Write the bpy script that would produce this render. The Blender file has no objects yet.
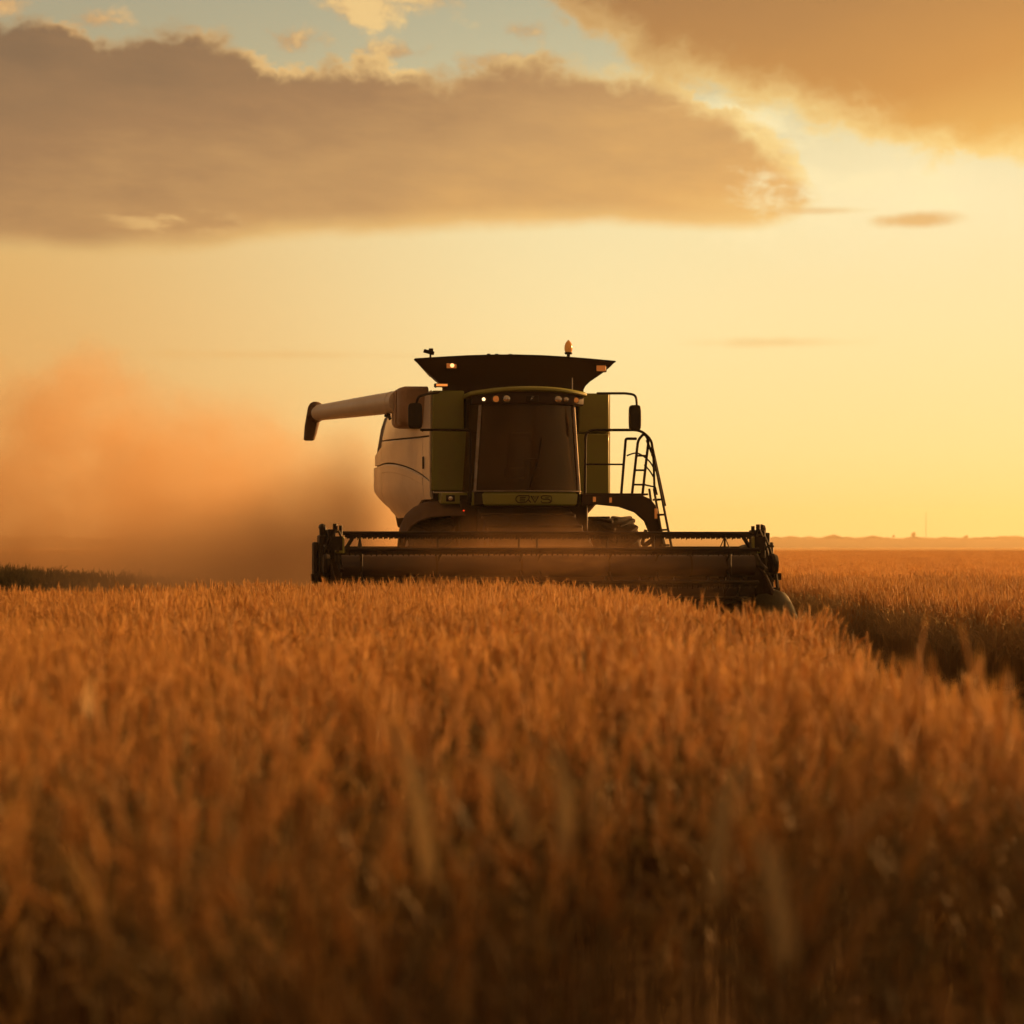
import bpy, math, random
import numpy as np
from mathutils import Vector, Matrix, Quaternion
R = math.radians
random.seed(7)
C = bpy.context.scene
COL = C.collection

# ------------------------------------------------------------------ camera, light, exposure
SUN_AZ, SUN_EL = R(56), R(11)          # azimuth from +Y towards +X
cam = bpy.data.cameras.new("camera")
camo = bpy.data.objects.new("camera", cam); COL.objects.link(camo)
cam.sensor_width = 36; cam.lens = 85
cam.clip_start = 0.05; cam.clip_end = 20000
camo.location = (0, 0, 1.35)
camo.rotation_euler = (R(90.83), 0, 0)
cam.dof.use_dof = True; cam.dof.focus_distance = 32.5; cam.dof.aperture_fstop = 2.7
C.camera = camo
C.view_settings.view_transform = 'Standard'; C.view_settings.look = 'None'
C.view_settings.exposure = 1.05; C.view_settings.gamma = 1
C.render.engine = 'CYCLES'
cy = C.cycles
cy.use_denoising = True
cy.max_bounces = 8; cy.diffuse_bounces = 3; cy.glossy_bounces = 3; cy.transmission_bounces = 5
cy.transparent_max_bounces = 12; cy.volume_bounces = 2
cy.sample_clamp_indirect = 6
cy.volume_step_rate = 1.0; cy.volume_max_steps = 256

sun = bpy.data.lights.new("sun", 'SUN'); suno = bpy.data.objects.new("sun", sun); COL.objects.link(suno)
sun.energy = 5.0; sun.angle = R(0.6); sun.color = (1.0, 0.475, 0.14)
sd = Vector((math.sin(SUN_AZ)*math.cos(SUN_EL), math.cos(SUN_AZ)*math.cos(SUN_EL), math.sin(SUN_EL)))
suno.rotation_euler = sd.to_track_quat('Z', 'Y').to_euler()

def s2l(c):
    return tuple(((v/255)/12.92 if v/255 <= .04045 else ((v/255+.055)/1.055)**2.4) for v in c)

class NT:
    """short hand for building node trees"""
    def __init__(s, tree): s.t = tree; s.n = tree.nodes; s.l = tree.links
    def new(s, kind, **kw):
        n = s.n.new(kind)
        for k, v in kw.items(): setattr(n, k, v)
        return n
    def put(s, sock, v):
        if isinstance(v, bpy.types.NodeSocket): s.l.new(v, sock)
        elif v is not None:
            if sock.type == 'RGBA' and not isinstance(v, (int, float)) and len(v) == 3: v = (*v, 1)
            sock.default_value = v
    def m(s, op, a, b=None, c=None, clamp=False):
        n = s.new('ShaderNodeMath', operation=op, use_clamp=clamp)
        for i, v in enumerate((a, b, c)):
            if v is not None: s.put(n.inputs[i], v)
        return n.outputs[0]
    def step(s, v, lo, hi):
        n = s.new('ShaderNodeMapRange', interpolation_type='SMOOTHSTEP')
        s.put(n.inputs[0], v); s.put(n.inputs[1], lo); s.put(n.inputs[2], hi)
        return n.outputs[0]
    def lin(s, v, lo, hi, a=0., b=1.):
        n = s.new('ShaderNodeMapRange')
        for i, q in enumerate((v, lo, hi, a, b)): s.put(n.inputs[i], q)
        return n.outputs[0]
    def mix(s, f, a, b, mode='MIX'):
        n = s.new('ShaderNodeMix', data_type='RGBA', blend_type=mode)
        s.put(n.inputs[0], f); s.put(n.inputs[6], a); s.put(n.inputs[7], b)
        return n.outputs[2]
    def noise(s, vec, scale, detail=6, rough=.55, dist=0.):
        n = s.new('ShaderNodeTexNoise')
        s.put(n.inputs['Vector'], vec); s.put(n.inputs['Scale'], scale); s.put(n.inputs['Detail'], detail)
        s.put(n.inputs['Roughness'], rough); s.put(n.inputs['Distortion'], dist)
        return n.outputs[0]
    def xyz(s, x, y, z):
        n = s.new('ShaderNodeCombineXYZ')
        for i, v in enumerate((x, y, z)): s.put(n.inputs[i], v)
        return n.outputs[0]
    def ramp(s, f, stops, interp='LINEAR'):
        n = s.new('ShaderNodeValToRGB'); r = n.color_ramp; r.interpolation = interp
        r.elements[0].position, r.elements[0].color = stops[0][0], (*stops[0][1], 1)
        r.elements[1].position, r.elements[1].color = stops[-1][0], (*stops[-1][1], 1)
        for p, c in stops[1:-1]:
            e = r.elements.new(p); e.color = (*c, 1)
        s.put(n.inputs[0], f)
        return n.outputs[0]
    def curve(s, v, pts):
        n = s.new('ShaderNodeFloatCurve'); c = n.mapping.curves[0]
        n.mapping.extend = 'HORIZONTAL'
        c.points[0].location = pts[0]; c.points[-1].location = pts[-1]
        for p in pts[1:-1]: c.points.new(*p)
        for p in c.points: p.handle_type = 'AUTO'
        n.mapping.update(); s.put(n.inputs['Value'], v)
        return n.outputs[0]

def build_world():
    w = bpy.data.worlds.new("World"); C.world = w; w.use_nodes = True
    N = NT(w.node_tree); N.n.clear()
    out = N.new('ShaderNodeOutputWorld'); bg = N.new('ShaderNodeBackground')
    bg.inputs[1].default_value = 0.1
    N.l.new(bg.outputs[0], out.inputs[0])
    nish = N.new('ShaderNodeTexSky', sky_type='NISHITA', sun_disc=False, sun_elevation=SUN_EL,
                 sun_rotation=SUN_AZ, altitude=0, air_density=1.2, dust_density=4.0, ozone_density=1.0)
    tc = N.new('ShaderNodeTexCoord'); sp = N.new('ShaderNodeSeparateXYZ')
    N.l.new(tc.outputs['Generated'], sp.inputs[0])
    x, y, z = sp.outputs
    az = N.m('ARCTAN2', x, y)
    el = N.m('ARCSINE', N.m('MINIMUM', N.m('MAXIMUM', z, -1.), 1.))
    U = N.m('MULTIPLY', az, 1000.)       # milliradians
    V = N.m('MULTIPLY', el, 1000.)
    K = 1/2.418
    P = lambda px: (px-512)*K
    Q = lambda py: (547-py)*K
    # clear sky: glow along the horizon, blue grey higher up, dimmer away from the sun
    base = N.ramp(N.lin(V, -60, 1560),
        [(0, s2l((238,194,108))), (.037, s2l((252,221,134))), (.062, s2l((252,230,156))), (.095, s2l((250,232,172))),
         (.125, s2l((243,229,178))), (.157, s2l((196,192,156))), (.19, s2l((162,166,144))), (.4, s2l((120,112,92))), (1, s2l((92,82,66)))])
    left = N.ramp(N.lin(V, -60, 1560),
        [(0, s2l((210,140,75))), (.037, s2l((222,158,84))), (.08, s2l((224,172,102))), (.12, s2l((222,180,112))),
         (.157, s2l((176,166,130))), (.19, s2l((152,156,138))), (.4, s2l((104,92,70))), (1, s2l((84,70,54)))])
    sx, sy = math.sin(R(20)), math.cos(R(20))
    cosaz = N.m('ADD', N.m('MULTIPLY', x, sx), N.m('MULTIPLY', y, sy))
    hl = N.m('SQRT', N.m('ADD', N.m('MULTIPLY', x, x), N.m('MULTIPLY', N.m('ADD', N.m('MULTIPLY', y, y), 1e-6), 1.)))
    cosaz = N.m('DIVIDE', cosaz, hl)
    fl = N.step(U, -240., 60.)
    clear = N.mix(fl, left, base)
    away = N.lin(cosaz, -.6, .8, .16, 1.)
    clear = N.mix(1., clear, N.xyz(away, away, N.m('POWER', away, .8)), 'MULTIPLY')
    # clouds in angular coordinates
    fx = lambda U_: (U_+420)/840
    uin = N.lin(U, -420., 420.)
    sv = N.xyz(U, N.m('MULTIPLY', V, 1.5), 0.)
    nb = N.noise(sv, .016, 9, .58, .1)
    nc = N.m('SUBTRACT', nb, .5)
    def billow(sc, zz):
        q = N.noise(N.xyz(U, N.m('MULTIPLY', V, 1.25), zz), sc, 1, .4, .25)
        return N.m('ABSOLUTE', N.m('MULTIPLY_ADD', q, 2., -1.))
    bil = N.m('ADD', N.m('ADD', billow(.026, 3.), N.m('MULTIPLY', billow(.062, 11.), .6)), N.m('ADD', N.m('MULTIPLY', billow(.14, 5.), .34), N.m('MULTIPLY', billow(.32, 2.), .18)))
    bil = N.m('SUBTRACT', bil, .42)
    nbig = N.m('SUBTRACT', N.noise(N.xyz(U, N.m('MULTIPLY', V, 2.6), 7.), .006, 5, .5), .5)
    def edge(pts):
        return N.m('MULTIPLY', N.curve(uin, [(min(max(fx(P(a)), 0), 1), Q(b)/400) for a, b in pts]), 400.)
    t1 = edge([(-500,60),(-60,42),(0,40),(60,34),(130,56),(165,34),(215,36),(262,64),(320,66),(380,58),(440,72),(500,62),(570,62),(625,76),(700,98),(755,125),(800,160),(820,205),(860,262),(1500,275)])
    b1 = edge([(-500,246),(-60,252),(0,256),(120,257),(215,250),(260,241),(400,233),(560,225),(700,227),(780,222),(830,205),(860,200),(1500,200)])
    dtop = N.m('ADD', N.m('SUBTRACT', t1, V), N.m('ADD', N.m('MULTIPLY', bil, 15.), N.m('MULTIPLY', nc, 14.)))
    soft = N.step(N.noise(N.xyz(U, V, 21.), .016, 3), .42, .62)
    mtop = N.step(dtop, N.lin(soft, 0., 1., -6., -1.2), N.lin(soft, 0., 1., 6., 2.))
    mtop_s = N.step(N.m('ADD', dtop, N.m('MULTIPLY', nbig, 22.)), -1., N.lin(U, P(150), P(800), 6., 15.))
    dbot = N.m('ADD', N.m('SUBTRACT', V, b1), N.m('ADD', N.m('MULTIPLY', nbig, 12.), N.m('MULTIPLY', nc, 9.)))
    mbot = N.step(dbot, -4., 3.)
    st_ = N.noise(N.xyz(N.m('ADD', U, N.m('MULTIPLY', V, .6)), N.m('MULTIPLY', V, 3.2), 31.), .024, 8, .62, .15)
    fade = N.step(N.m('ADD', U, N.m('ADD', N.m('MULTIPLY', bil, 70.), N.m('MULTIPLY', N.m('SUBTRACT', st_, .5), 120.))), P(735), P(880))
    m1 = N.m('MULTIPLY', N.m('MULTIPLY', mtop, mbot), N.m('SUBTRACT', 1., fade))
    b2 = edge([(-500,-220),(420,-120),(500,-40),(536,4),(606,50),(678,88),(750,112),(815,136),(880,156),(950,166),(1060,160),(1500,90)])
    d2 = N.m('ADD', N.m('SUBTRACT', V, b2), N.m('ADD', N.m('MULTIPLY', bil, 14.), N.m('MULTIPLY', nbig, 24.)))
    m2 = N.step(d2, -5., 5.)
    m2s = N.step(d2, -3., 20.)
    # small clouds
    def blob(px, py, rx, ry, k=1., lo=.0, hi=.5):
        a = N.m('DIVIDE', N.m('SUBTRACT', U, P(px)), rx*K); b = N.m('DIVIDE', N.m('SUBTRACT', V, Q(py)), ry*K)
        q = N.m('SQRT', N.m('ADD', N.m('MULTIPLY', a, a), N.m('MULTIPLY', b, b)))
        return N.step(N.m('ADD', N.m('SUBTRACT', 1., q), N.m('ADD', N.m('MULTIPLY', nc, k), N.m('MULTIPLY', bil, k*.35))), lo, hi)
    puff = None
    for a in [(8,22,46,17),(95,34,50,16),(190,38,40,13),(262,40,26,10),(290,48,62,20),(360,14,70,26),(430,4,90,26),(525,36,52,20),(392,58,56,15),(500,66,70,14),(600,20,46,26)]:
        b = blob(*a, k=4.6, lo=.05, hi=.95); puff = b if puff is None else N.m('MAXIMUM', puff, b)
    wisp = N.m('MULTIPLY', N.m('MAXIMUM', blob(860,185,200,80,1.6,.0,1.0), blob(730,120,95,45,2.,.0,.9)), N.step(st_, .40, .60))
    under = N.m('MULTIPLY', N.m('MAXIMUM', blob(165,228,95,22,1.2,.0,.8), N.m('MULTIPLY', blob(640,95,95,24,1.5,.0,.8), .8)), N.step(st_, .47, .60))
    low = N.m('MAXIMUM', blob(912,226,70,13,.9,.05,.7), N.m('MULTIPLY', blob(820,215,80,6,1.0,0.,.9), .6))
    streak = N.m('MULTIPLY', N.m('MAXIMUM', blob(770,344,110,8,1.2,0,1.), blob(270,356,190,7,1.4,0,1.)), .35)
    # colours: the far side of the clouds is lit, their undersides take the warm light of the horizon
    gx = N.lin(U, P(0), P(860)); gv = N.lin(V, Q(70), Q(240))
    g1 = N.m('ADD', N.m('MULTIPLY', gx, .62), N.m('MULTIPLY', gv, .42))
    g1 = N.m('ADD', g1, N.m('ADD', N.m('MULTIPLY', nbig, .42), N.m('MULTIPLY', N.m('SUBTRACT', st_, .5), .38)))
    c1 = N.ramp(g1, [(0, s2l((124,98,74))), (.3, s2l((156,118,82))), (.55, s2l((190,146,94))), (.8, s2l((222,170,100))), (1, s2l((236,190,112)))])
    g2 = N.m('ADD', N.m('ADD', N.lin(V, Q(-60), Q(160), 0., .8), N.lin(U, P(560), P(1024), -.1, .2)), N.m('MULTIPLY', nbig, .35))
    c2 = N.ramp(g2, [(0, s2l((146,104,66))), (.35, s2l((176,124,68))), (.7, s2l((204,142,68))), (1, s2l((234,178,88)))])
    rim = s2l((255,226,150)); rim_l = s2l((240,190,122))
    rimc = N.mix(N.lin(U, P(100), P(760)), rim_l, rim)
    clear = N.mix(N.m('MULTIPLY', blob(905,190,260,120,.5,.0,1.), .55), clear, s2l((255,242,194)))
    colr = N.mix(N.m('MULTIPLY', streak, 1.), clear, s2l((226,176,104)))
    colr = N.mix(N.m('MULTIPLY', puff, .85), colr, N.mix(N.step(N.m('ADD', N.m('ADD', nb, N.m('MULTIPLY', bil, .35)), N.m('MULTIPLY', N.m('SUBTRACT', V, 208.), .004)), .40, .66), s2l((188,146,100)), rimc))
    colr = N.mix(N.m('MULTIPLY', wisp, .85), colr, s2l((255,240,186)))
    rag = N.m('MULTIPLY', N.m('SUBTRACT', 1., mtop_s), N.m('MAXIMUM', N.lin(soft, 0., 1., .35, 1.), N.step(U, P(480), P(640))))
    body1 = N.mix(N.m('MULTIPLY', rag, .85), c1, rimc)
    lowrim = N.m('MULTIPLY', N.m('SUBTRACT', 1., N.step(dbot, -2., 9.)), .55)
    body1 = N.mix(lowrim, body1, s2l((246,208,132)))
    body1 = N.mix(N.m('MULTIPLY', under, .5), body1, s2l((244,202,130)))
    colr = N.mix(N.m('MULTIPLY', m1, .97), colr, body1)
    body2 = N.mix(N.m('MULTIPLY', N.m('SUBTRACT', 1., m2s), .75), c2, N.mix(N.lin(U, P(540), P(760)), s2l((214,170,108)), s2l((255,228,150))))
    colr = N.mix(N.m('MULTIPLY', m2, .97), colr, body2)
    colr = N.mix(N.m('MULTIPLY', low, .8), colr, s2l((222,170,98)))
    # the physical sky adds its own share
    k = N.new('ShaderNodeVectorMath', operation='SCALE'); N.put(k.inputs[0], colr); k.inputs['Scale'].default_value = 10.*1.0/2**1.05
    ni = N.mix(1., nish.outputs[0], (1.0, .78, .5), 'MULTIPLY')
    mx = N.new('ShaderNodeMix', data_type='RGBA'); mx.clamp_factor = True; mx.clamp_result = False
    N.put(mx.inputs[0], .05); N.put(mx.inputs[6], k.outputs[0]); N.put(mx.inputs[7], ni)
    N.l.new(mx.outputs[2], bg.inputs[0])
build_world()

# ------------------------------------------------------------------ mesh helpers
def tag(o, label=None, cat=None, group=None, kind=None):
    if label: o['label'] = label
    if cat: o['category'] = cat
    if group: o['group'] = group
    if kind: o['kind'] = kind
    return o

def empty(name, loc, rz=0):
    o = bpy.data.objects.new(name, None); COL.objects.link(o)
    o.location = loc; o.rotation_euler = (0, 0, rz); o.empty_display_size = .3
    return o

class MB:
    def __init__(s): s.v = []; s.f = []
    def add(s, v, f):
        k = len(s.v); s.v += [tuple(p) for p in v]; s.f += [tuple(i+k for i in q) for q in f]; return s
    def box(s, c, d, rot=None):
        hx, hy, hz = d[0]/2, d[1]/2, d[2]/2
        p = [Vector((a*hx, b*hy, e*hz)) for a in (-1, 1) for b in (-1, 1) for e in (-1, 1)]
        if rot is not None: p = [rot @ q for q in p]
        c = Vector(c)
        return s.add([q+c for q in p], [(0,1,3,2),(4,6,7,5),(0,4,5,1),(2,3,7,6),(0,2,6,4),(1,5,7,3)])
    def span(s, a, b):
        return s.box([(a[i]+b[i])/2 for i in range(3)], [abs(b[i]-a[i]) for i in range(3)])
    def loft(s, rings, closed=True, caps=True):
        n = len(rings[0]); k = len(s.v)
        for r in rings: s.v += [tuple(p) for p in r]
        for j in range(len(rings)-1):
            for i in range(n if closed else n-1):
                a = k+j*n+i; b = k+j*n+(i+1) % n
                s.f.append((a, b, b+n, a+n))
        if caps:
            s.f.append(tuple(reversed(range(k, k+n)))); s.f.append(tuple(range(k+(len(rings)-1)*n, k+len(rings)*n)))
        return s
    def tube(s, pts, r, n=8):
        pts = [Vector(p) for p in pts]; rr = r if isinstance(r, (list, tuple)) else [r]*len(pts)
        rings = []; up = None
        for i, p in enumerate(pts):
            t = (pts[min(i+1, len(pts)-1)]-pts[max(i-1, 0)]).normalized()
            if up is None:
                up = Vector((0, 0, 1)) if abs(t.z) < .9 else Vector((1, 0, 0))
            a = t.cross(up).normalized(); up = a.cross(t).normalized()
            rings.append([p+(a*math.cos(q)+up*math.sin(q))*rr[i] for q in [2*math.pi*j/n for j in range(n)]])
        return s.loft(rings)
    def lathe(s, prof, o, axis='X', n=24):
        o = Vector(o); rings = []
        for r, h in prof:
            ring = []
            for j in range(n):
                q = 2*math.pi*j/n; a, b = r*math.cos(q), r*math.sin(q)
                ring.append(o+Vector({'X': (h, a, b), 'Y': (a, h, b), 'Z': (a, b, h)}[axis]))
            rings.append(ring)
        return s.loft(rings)
    def prism(s, out, plane, a, b):
        f = {'XZ': lambda p, h: (p[0], h, p[1]), 'YZ': lambda p, h: (h, p[0], p[1]), 'XY': lambda p, h: (p[0], p[1], h)}[plane]
        return s.loft([[f(p, a) for p in out], [f(p, b) for p in out]])
    def sheet(s, grid, off):
        """a curved panel: grid[j][i] of points given a thickness along off"""
        nj, ni = len(grid), len(grid[0]); off = Vector(off); k = len(s.v)
        for g in (0, 1):
            for row in grid: s.v += [tuple(Vector(p)+off*g) for p in row]
        T = nj*ni; I = lambda j, i, g: k+g*T+j*ni+i
        for j in range(nj-1):
            for i in range(ni-1):
                s.f.append((I(j,i,0), I(j,i+1,0), I(j+1,i+1,0), I(j+1,i,0)))
                s.f.append((I(j,i,1), I(j+1,i,1), I(j+1,i+1,1), I(j,i+1,1)))
        for i in range(ni-1):
            s.f.append((I(0,i,0), I(0,i,1), I(0,i+1,1), I(0,i+1,0))); s.f.append((I(nj-1,i,0), I(nj-1,i+1,0), I(nj-1,i+1,1), I(nj-1,i,1)))
        for j in range(nj-1):
            s.f.append((I(j,0,0), I(j+1,0,0), I(j+1,0,1), I(j,0,1))); s.f.append((I(j,ni-1,0), I(j,ni-1,1), I(j+1,ni-1,1), I(j+1,ni-1,0)))
        return s
    def build(s, name, mat, parent=None, bevel=0, smooth=35):
        me = bpy.data.meshes.new(name); me.from_pydata(s.v, [], s.f); me.update()
        import bmesh
        bm = bmesh.new(); bm.from_mesh(me); bmesh.ops.recalc_face_normals(bm, faces=bm.faces); bm.to_mesh(me); bm.free()
        o = bpy.data.objects.new(name, me); COL.objects.link(o)
        if mat: me.materials.append(mat)
        if parent is not None: o.parent = parent
        if bevel:
            b = o.modifiers.new("bevel", 'BEVEL'); b.width = bevel; b.segments = 2; b.limit_method = 'ANGLE'; b.angle_limit = R(40)
        if smooth:
            me.shade_smooth()
            try: me.set_sharp_from_angle(angle=R(smooth))
            except Exception: pass
        return o

def bez(pts, n=6):
    """rounded polyline through control corners (Catmull-Rom)"""
    P_ = [Vector(p) for p in pts]; out = []
    for i in range(len(P_)-1):
        p0, p1, p2, p3 = P_[max(i-1, 0)], P_[i], P_[i+1], P_[min(i+2, len(P_)-1)]
        for j in range(n):
            t = j/n
            out.append(.5*((2*p1)+(p2-p0)*t+(2*p0-5*p1+4*p2-p3)*t*t+(3*p1-p0-3*p2+p3)*t**3))
    out.append(P_[-1]); return out

def corner(pts, r, n=4):
    """polyline with its inner corners rounded at radius r"""
    P_ = [Vector(p) for p in pts]; out = [P_[0]]
    for i in range(1, len(P_)-1):
        a, b, c = P_[i-1], P_[i], P_[i+1]
        d1 = (a-b); d2 = (c-b); q = min(r, d1.length*.45, d2.length*.45)
        s, e = b+d1.normalized()*q, b+d2.normalized()*q
        for j in range(n+1):
            t = j/n; out.append(s*(1-t)**2+b*2*t*(1-t)+e*t*t)
    out.append(P_[-1]); return out

# ------------------------------------------------------------------ materials
def mat(name, col, rough=.5, metal=0., dirt=0., dcol=(.30,.20,.11), scale=3., bump=0., coat=0., emit=None, es=0.):
    m = bpy.data.materials.new(name); m.use_nodes = True; N = NT(m.node_tree)
    b = N.n['Principled BSDF']
    tc = N.new('ShaderNodeTexCoord').outputs['Object']
    n1 = N.noise(tc, scale, 8, .6)
    c = col
    if dirt:
        n2 = N.noise(N.xyz(0, 0, 0) if False else tc, scale*6, 6, .65)
        f = N.m('MULTIPLY', N.step(N.m('ADD', N.m('MULTIPLY', n1, .65), N.m('MULTIPLY', n2, .35)), .38, .72), dirt)
        c = N.mix(f, col, dcol)
        N.put(b.inputs['Roughness'], N.lin(f, 0, max(dirt, .01), rough, min(1, rough+.35)))
    else:
        N.put(b.inputs['Roughness'], N.lin(n1, .2, .8, max(0, rough-.08), min(1, rough+.08)))
    N.put(b.inputs['Base Color'], c); b.inputs['Metallic'].default_value = metal
    if max(col) < .05: b.inputs['Specular IOR Level'].default_value = .22
    b.inputs['Coat Weight'].default_value = coat; b.inputs['Coat Roughness'].default_value = .15
    if bump:
        bp = N.new('ShaderNodeBump'); bp.inputs['Strength'].default_value = bump; bp.inputs['Distance'].default_value = .01
        N.l.new(N.noise(tc, scale*10, 4), bp.inputs['Height']); N.l.new(bp.outputs[0], b.inputs['Normal'])
    if emit:
        b.inputs['Emission Color'].default_value = (*emit, 1); b.inputs['Emission Strength'].default_value = es
    return m

M = dict(
    white=mat('off_white_paint', (.78,.69,.55), .36, 0, .16, (.40,.28,.17), 1.2, 0, .3),
    green=mat('olive_green_paint', (.20,.215,.02), .42, 0, .4, (.2,.13,.06), 1.8, 0, .2),
    lime=mat('lime_green_paint', (.26,.27,.035), .38, 0, .3, (.24,.16,.07), 2.2, 0, .3),
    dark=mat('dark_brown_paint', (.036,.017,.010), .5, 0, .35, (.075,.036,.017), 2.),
    black=mat('black_metal', (.018,.013,.011), .45, .2, .4, (.06,.033,.017), 5.),
    seam=mat('black_seal', (.01,.009,.008), .8),
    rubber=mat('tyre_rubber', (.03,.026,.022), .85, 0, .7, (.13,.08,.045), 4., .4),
    steel=mat('worn_steel', (.35,.30,.25), .32, .9, .5, (.2,.12,.06), 6.),
    rim=mat('wheel_rim_paint', (.5,.46,.36), .5, 0, .6, (.25,.16,.08), 3.),
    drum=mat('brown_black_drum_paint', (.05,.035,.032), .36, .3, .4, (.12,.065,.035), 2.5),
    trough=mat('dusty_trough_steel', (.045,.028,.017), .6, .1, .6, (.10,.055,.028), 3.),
    elbow=mat('brown_auger_housing', (.40,.25,.14), .55, 0, .4, (.2,.11,.05), 3.),
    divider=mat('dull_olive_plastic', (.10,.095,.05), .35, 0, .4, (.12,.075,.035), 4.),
    boot=mat('brown_rubber_boot', (.11,.058,.028), .7, 0, .3, (.22,.13,.06), 3.),
    seat=mat('grey_seat_cloth', (.06,.055,.05), .9),
    reflector=mat('lamp_reflector', (.55,.5,.42), .2, .8),
    amber=mat('lit_amber_lens', (.7,.22,.03), .25, 0, emit=(1,.30,.05), es=.42),
    amberdim=mat('amber_lens', (.6,.2,.04), .25, 0, emit=(1,.3,.05), es=.10),
    lit=mat('lit_white_lens', (.8,.7,.5), .2, 0, emit=(1,.66,.30), es=1.1),
    beacon=mat('amber_beacon_lens', (.62,.24,.04), .2, 0, emit=(1,.34,.05), es=.09),
    bulb=mat('lit_amber_bulb', (.8,.5,.2), .2, 0, emit=(1,.52,.18), es=.9),
    red=mat('lit_red_lens', (.6,.03,.01), .25, 0, emit=(1,.06,.01), es=.5),
    mirror=mat('mirror_back', (.012,.008,.007), .5),
)
def glass_mat():
    m = bpy.data.materials.new('tinted_dusty_glass'); m.use_nodes = True; N = NT(m.node_tree)
    N.n.remove(N.n['Principled BSDF']); out = N.n['Material Output']
    tr = N.new('ShaderNodeBsdfTransparent'); tr.inputs[0].default_value = (.42,.33,.24,1)
    gl = N.new('ShaderNodeBsdfGlossy'); gl.inputs['Roughness'].default_value = .06; gl.inputs[0].default_value = (.62,.42,.26,1)
    df = N.new('ShaderNodeBsdfDiffuse'); df.inputs[0].default_value = (.34,.2,.1,1)
    fr = N.new('ShaderNodeFresnel'); fr.inputs[0].default_value = 1.5
    tc = N.new('ShaderNodeTexCoord').outputs['Object']
    n = N.noise(tc, 5., 8, .7); n2 = N.noise(tc, 1.2, 4)
    f = N.lin(N.m('ADD', N.m('MULTIPLY', n, .5), N.m('MULTIPLY', n2, .5)), .35, .7, .08, .30)
    a = N.new('ShaderNodeMixShader'); N.put(a.inputs[0], f); N.l.new(tr.outputs[0], a.inputs[1]); N.l.new(df.outputs[0], a.inputs[2])
    b = N.new('ShaderNodeMixShader'); N.l.new(fr.outputs[0], b.inputs[0]); N.l.new(a.outputs[0], b.inputs[1]); N.l.new(gl.outputs[0], b.inputs[2])
    N.l.new(b.outputs[0], out.inputs[0])
    return m
M['glass'] = glass_mat()

def straw_mat(name, stops, trans=.4, rough=.55):
    """dry stalks: colour from a per-stalk value, light passes through"""
    m = bpy.data.materials.new(name); m.use_nodes = True; N = NT(m.node_tree)
    b = N.n['Principled BSDF']; out = N.n['Material Output']
    at = N.new('ShaderNodeAttribute', attribute_name='tint')
    oi = N.new('ShaderNodeObjectInfo')
    geo = N.new('ShaderNodeNewGeometry')
    big = N.noise(geo.outputs['Position'], .55, 3)
    f = N.m('ADD', N.m('MULTIPLY', at.outputs['Fac'], .55), N.m('ADD', N.m('MULTIPLY', oi.outputs['Random'], .15), N.lin(big, .32, .68, -.06, .36)))
    c = N.ramp(f, stops)
    N.put(b.inputs['Base Color'], c); b.inputs['Roughness'].default_value = rough
    b.inputs['Specular IOR Level'].default_value = .3
    t = N.new('ShaderNodeBsdfTranslucent'); N.put(t.inputs[0], c)
    x = N.new('ShaderNodeMixShader'); x.inputs[0].default_value = trans
    N.l.new(b.outputs[0], x.inputs[1]); N.l.new(t.outputs[0], x.inputs[2]); N.l.new(x.outputs[0], out.inputs[0])
    return m
M['ear'] = straw_mat('ripe_wheat_ear', [(0, (.40,.21,.065)), (.5, (.60,.345,.11)), (1, (.78,.50,.19))], .40)
M['ear_shade'] = straw_mat('shade_tone_strip_ear', [(0, (.10,.085,.035)), (1, (.20,.15,.055))], .2)  # far-left strip, ear and straw: its shade is painted into the colour
M['straw_shade'] = straw_mat('shade_tone_strip_straw', [(0, (.06,.065,.03)), (1, (.12,.10,.04))], .2)
M['ear_lit'] = straw_mat('lit_tone_wheat_ear', [(0, (.60,.34,.11)), (.5, (.78,.48,.17)), (1, (.88,.62,.27))], .42)  # far ears paled in place of light scattered through the crop
M['straw_lit'] = straw_mat('lit_tone_wheat_straw', [(0, (.30,.25,.14)), (.4, (.50,.37,.19)), (1, (.70,.48,.21))], .45)  # straw paled in place of light: far crop, lane wall, foreground leaves
M['straw'] = straw_mat('dry_wheat_straw', [(0, (.10,.10,.048)), (.45, (.24,.155,.06)), (1, (.46,.28,.10))], .32)
M['stub'] = straw_mat('cut_stubble_straw', [(0, (.22,.14,.06)), (1, (.5,.36,.17))], .25)

def ground_mat(name, a, b, sc):
    m = bpy.data.materials.new(name); m.use_nodes = True; N = NT(m.node_tree); p = N.n['Principled BSDF']
    g = N.new('ShaderNodeNewGeometry').outputs['Position']
    n = N.noise(g, sc, 10, .7); n2 = N.noise(g, sc*.06, 4)
    N.put(p.inputs['Base Color'], N.ramp(N.m('ADD', N.m('MULTIPLY', n, .7), N.m('MULTIPLY', n2, .3)), [(.3, a), (.7, b)]))
    p.inputs['Roughness'].default_value = .95; p.inputs['Specular IOR Level'].default_value = .1
    bp = N.new('ShaderNodeBump'); bp.inputs['Strength'].default_value = .8; bp.inputs['Distance'].default_value = .05
    N.l.new(n, bp.inputs['Height']); N.l.new(bp.outputs[0], p.inputs['Normal'])
    return m
M['soil'] = ground_mat('stubble_soil', (.07,.042,.022), (.22,.14,.07), 9.)
M['canopy'] = ground_mat('far_crop', (.50,.29,.10), (.80,.52,.20), 1.6)  # lightened like the far ears, scattered light put into the colour
M['ridge'] = ground_mat('far_ridge', (.05,.05,.025), (.16,.10,.05), .02)
M['treef'] = ground_mat('far_tree_leaves', (.03,.03,.012), (.08,.07,.03), 2.)

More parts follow.
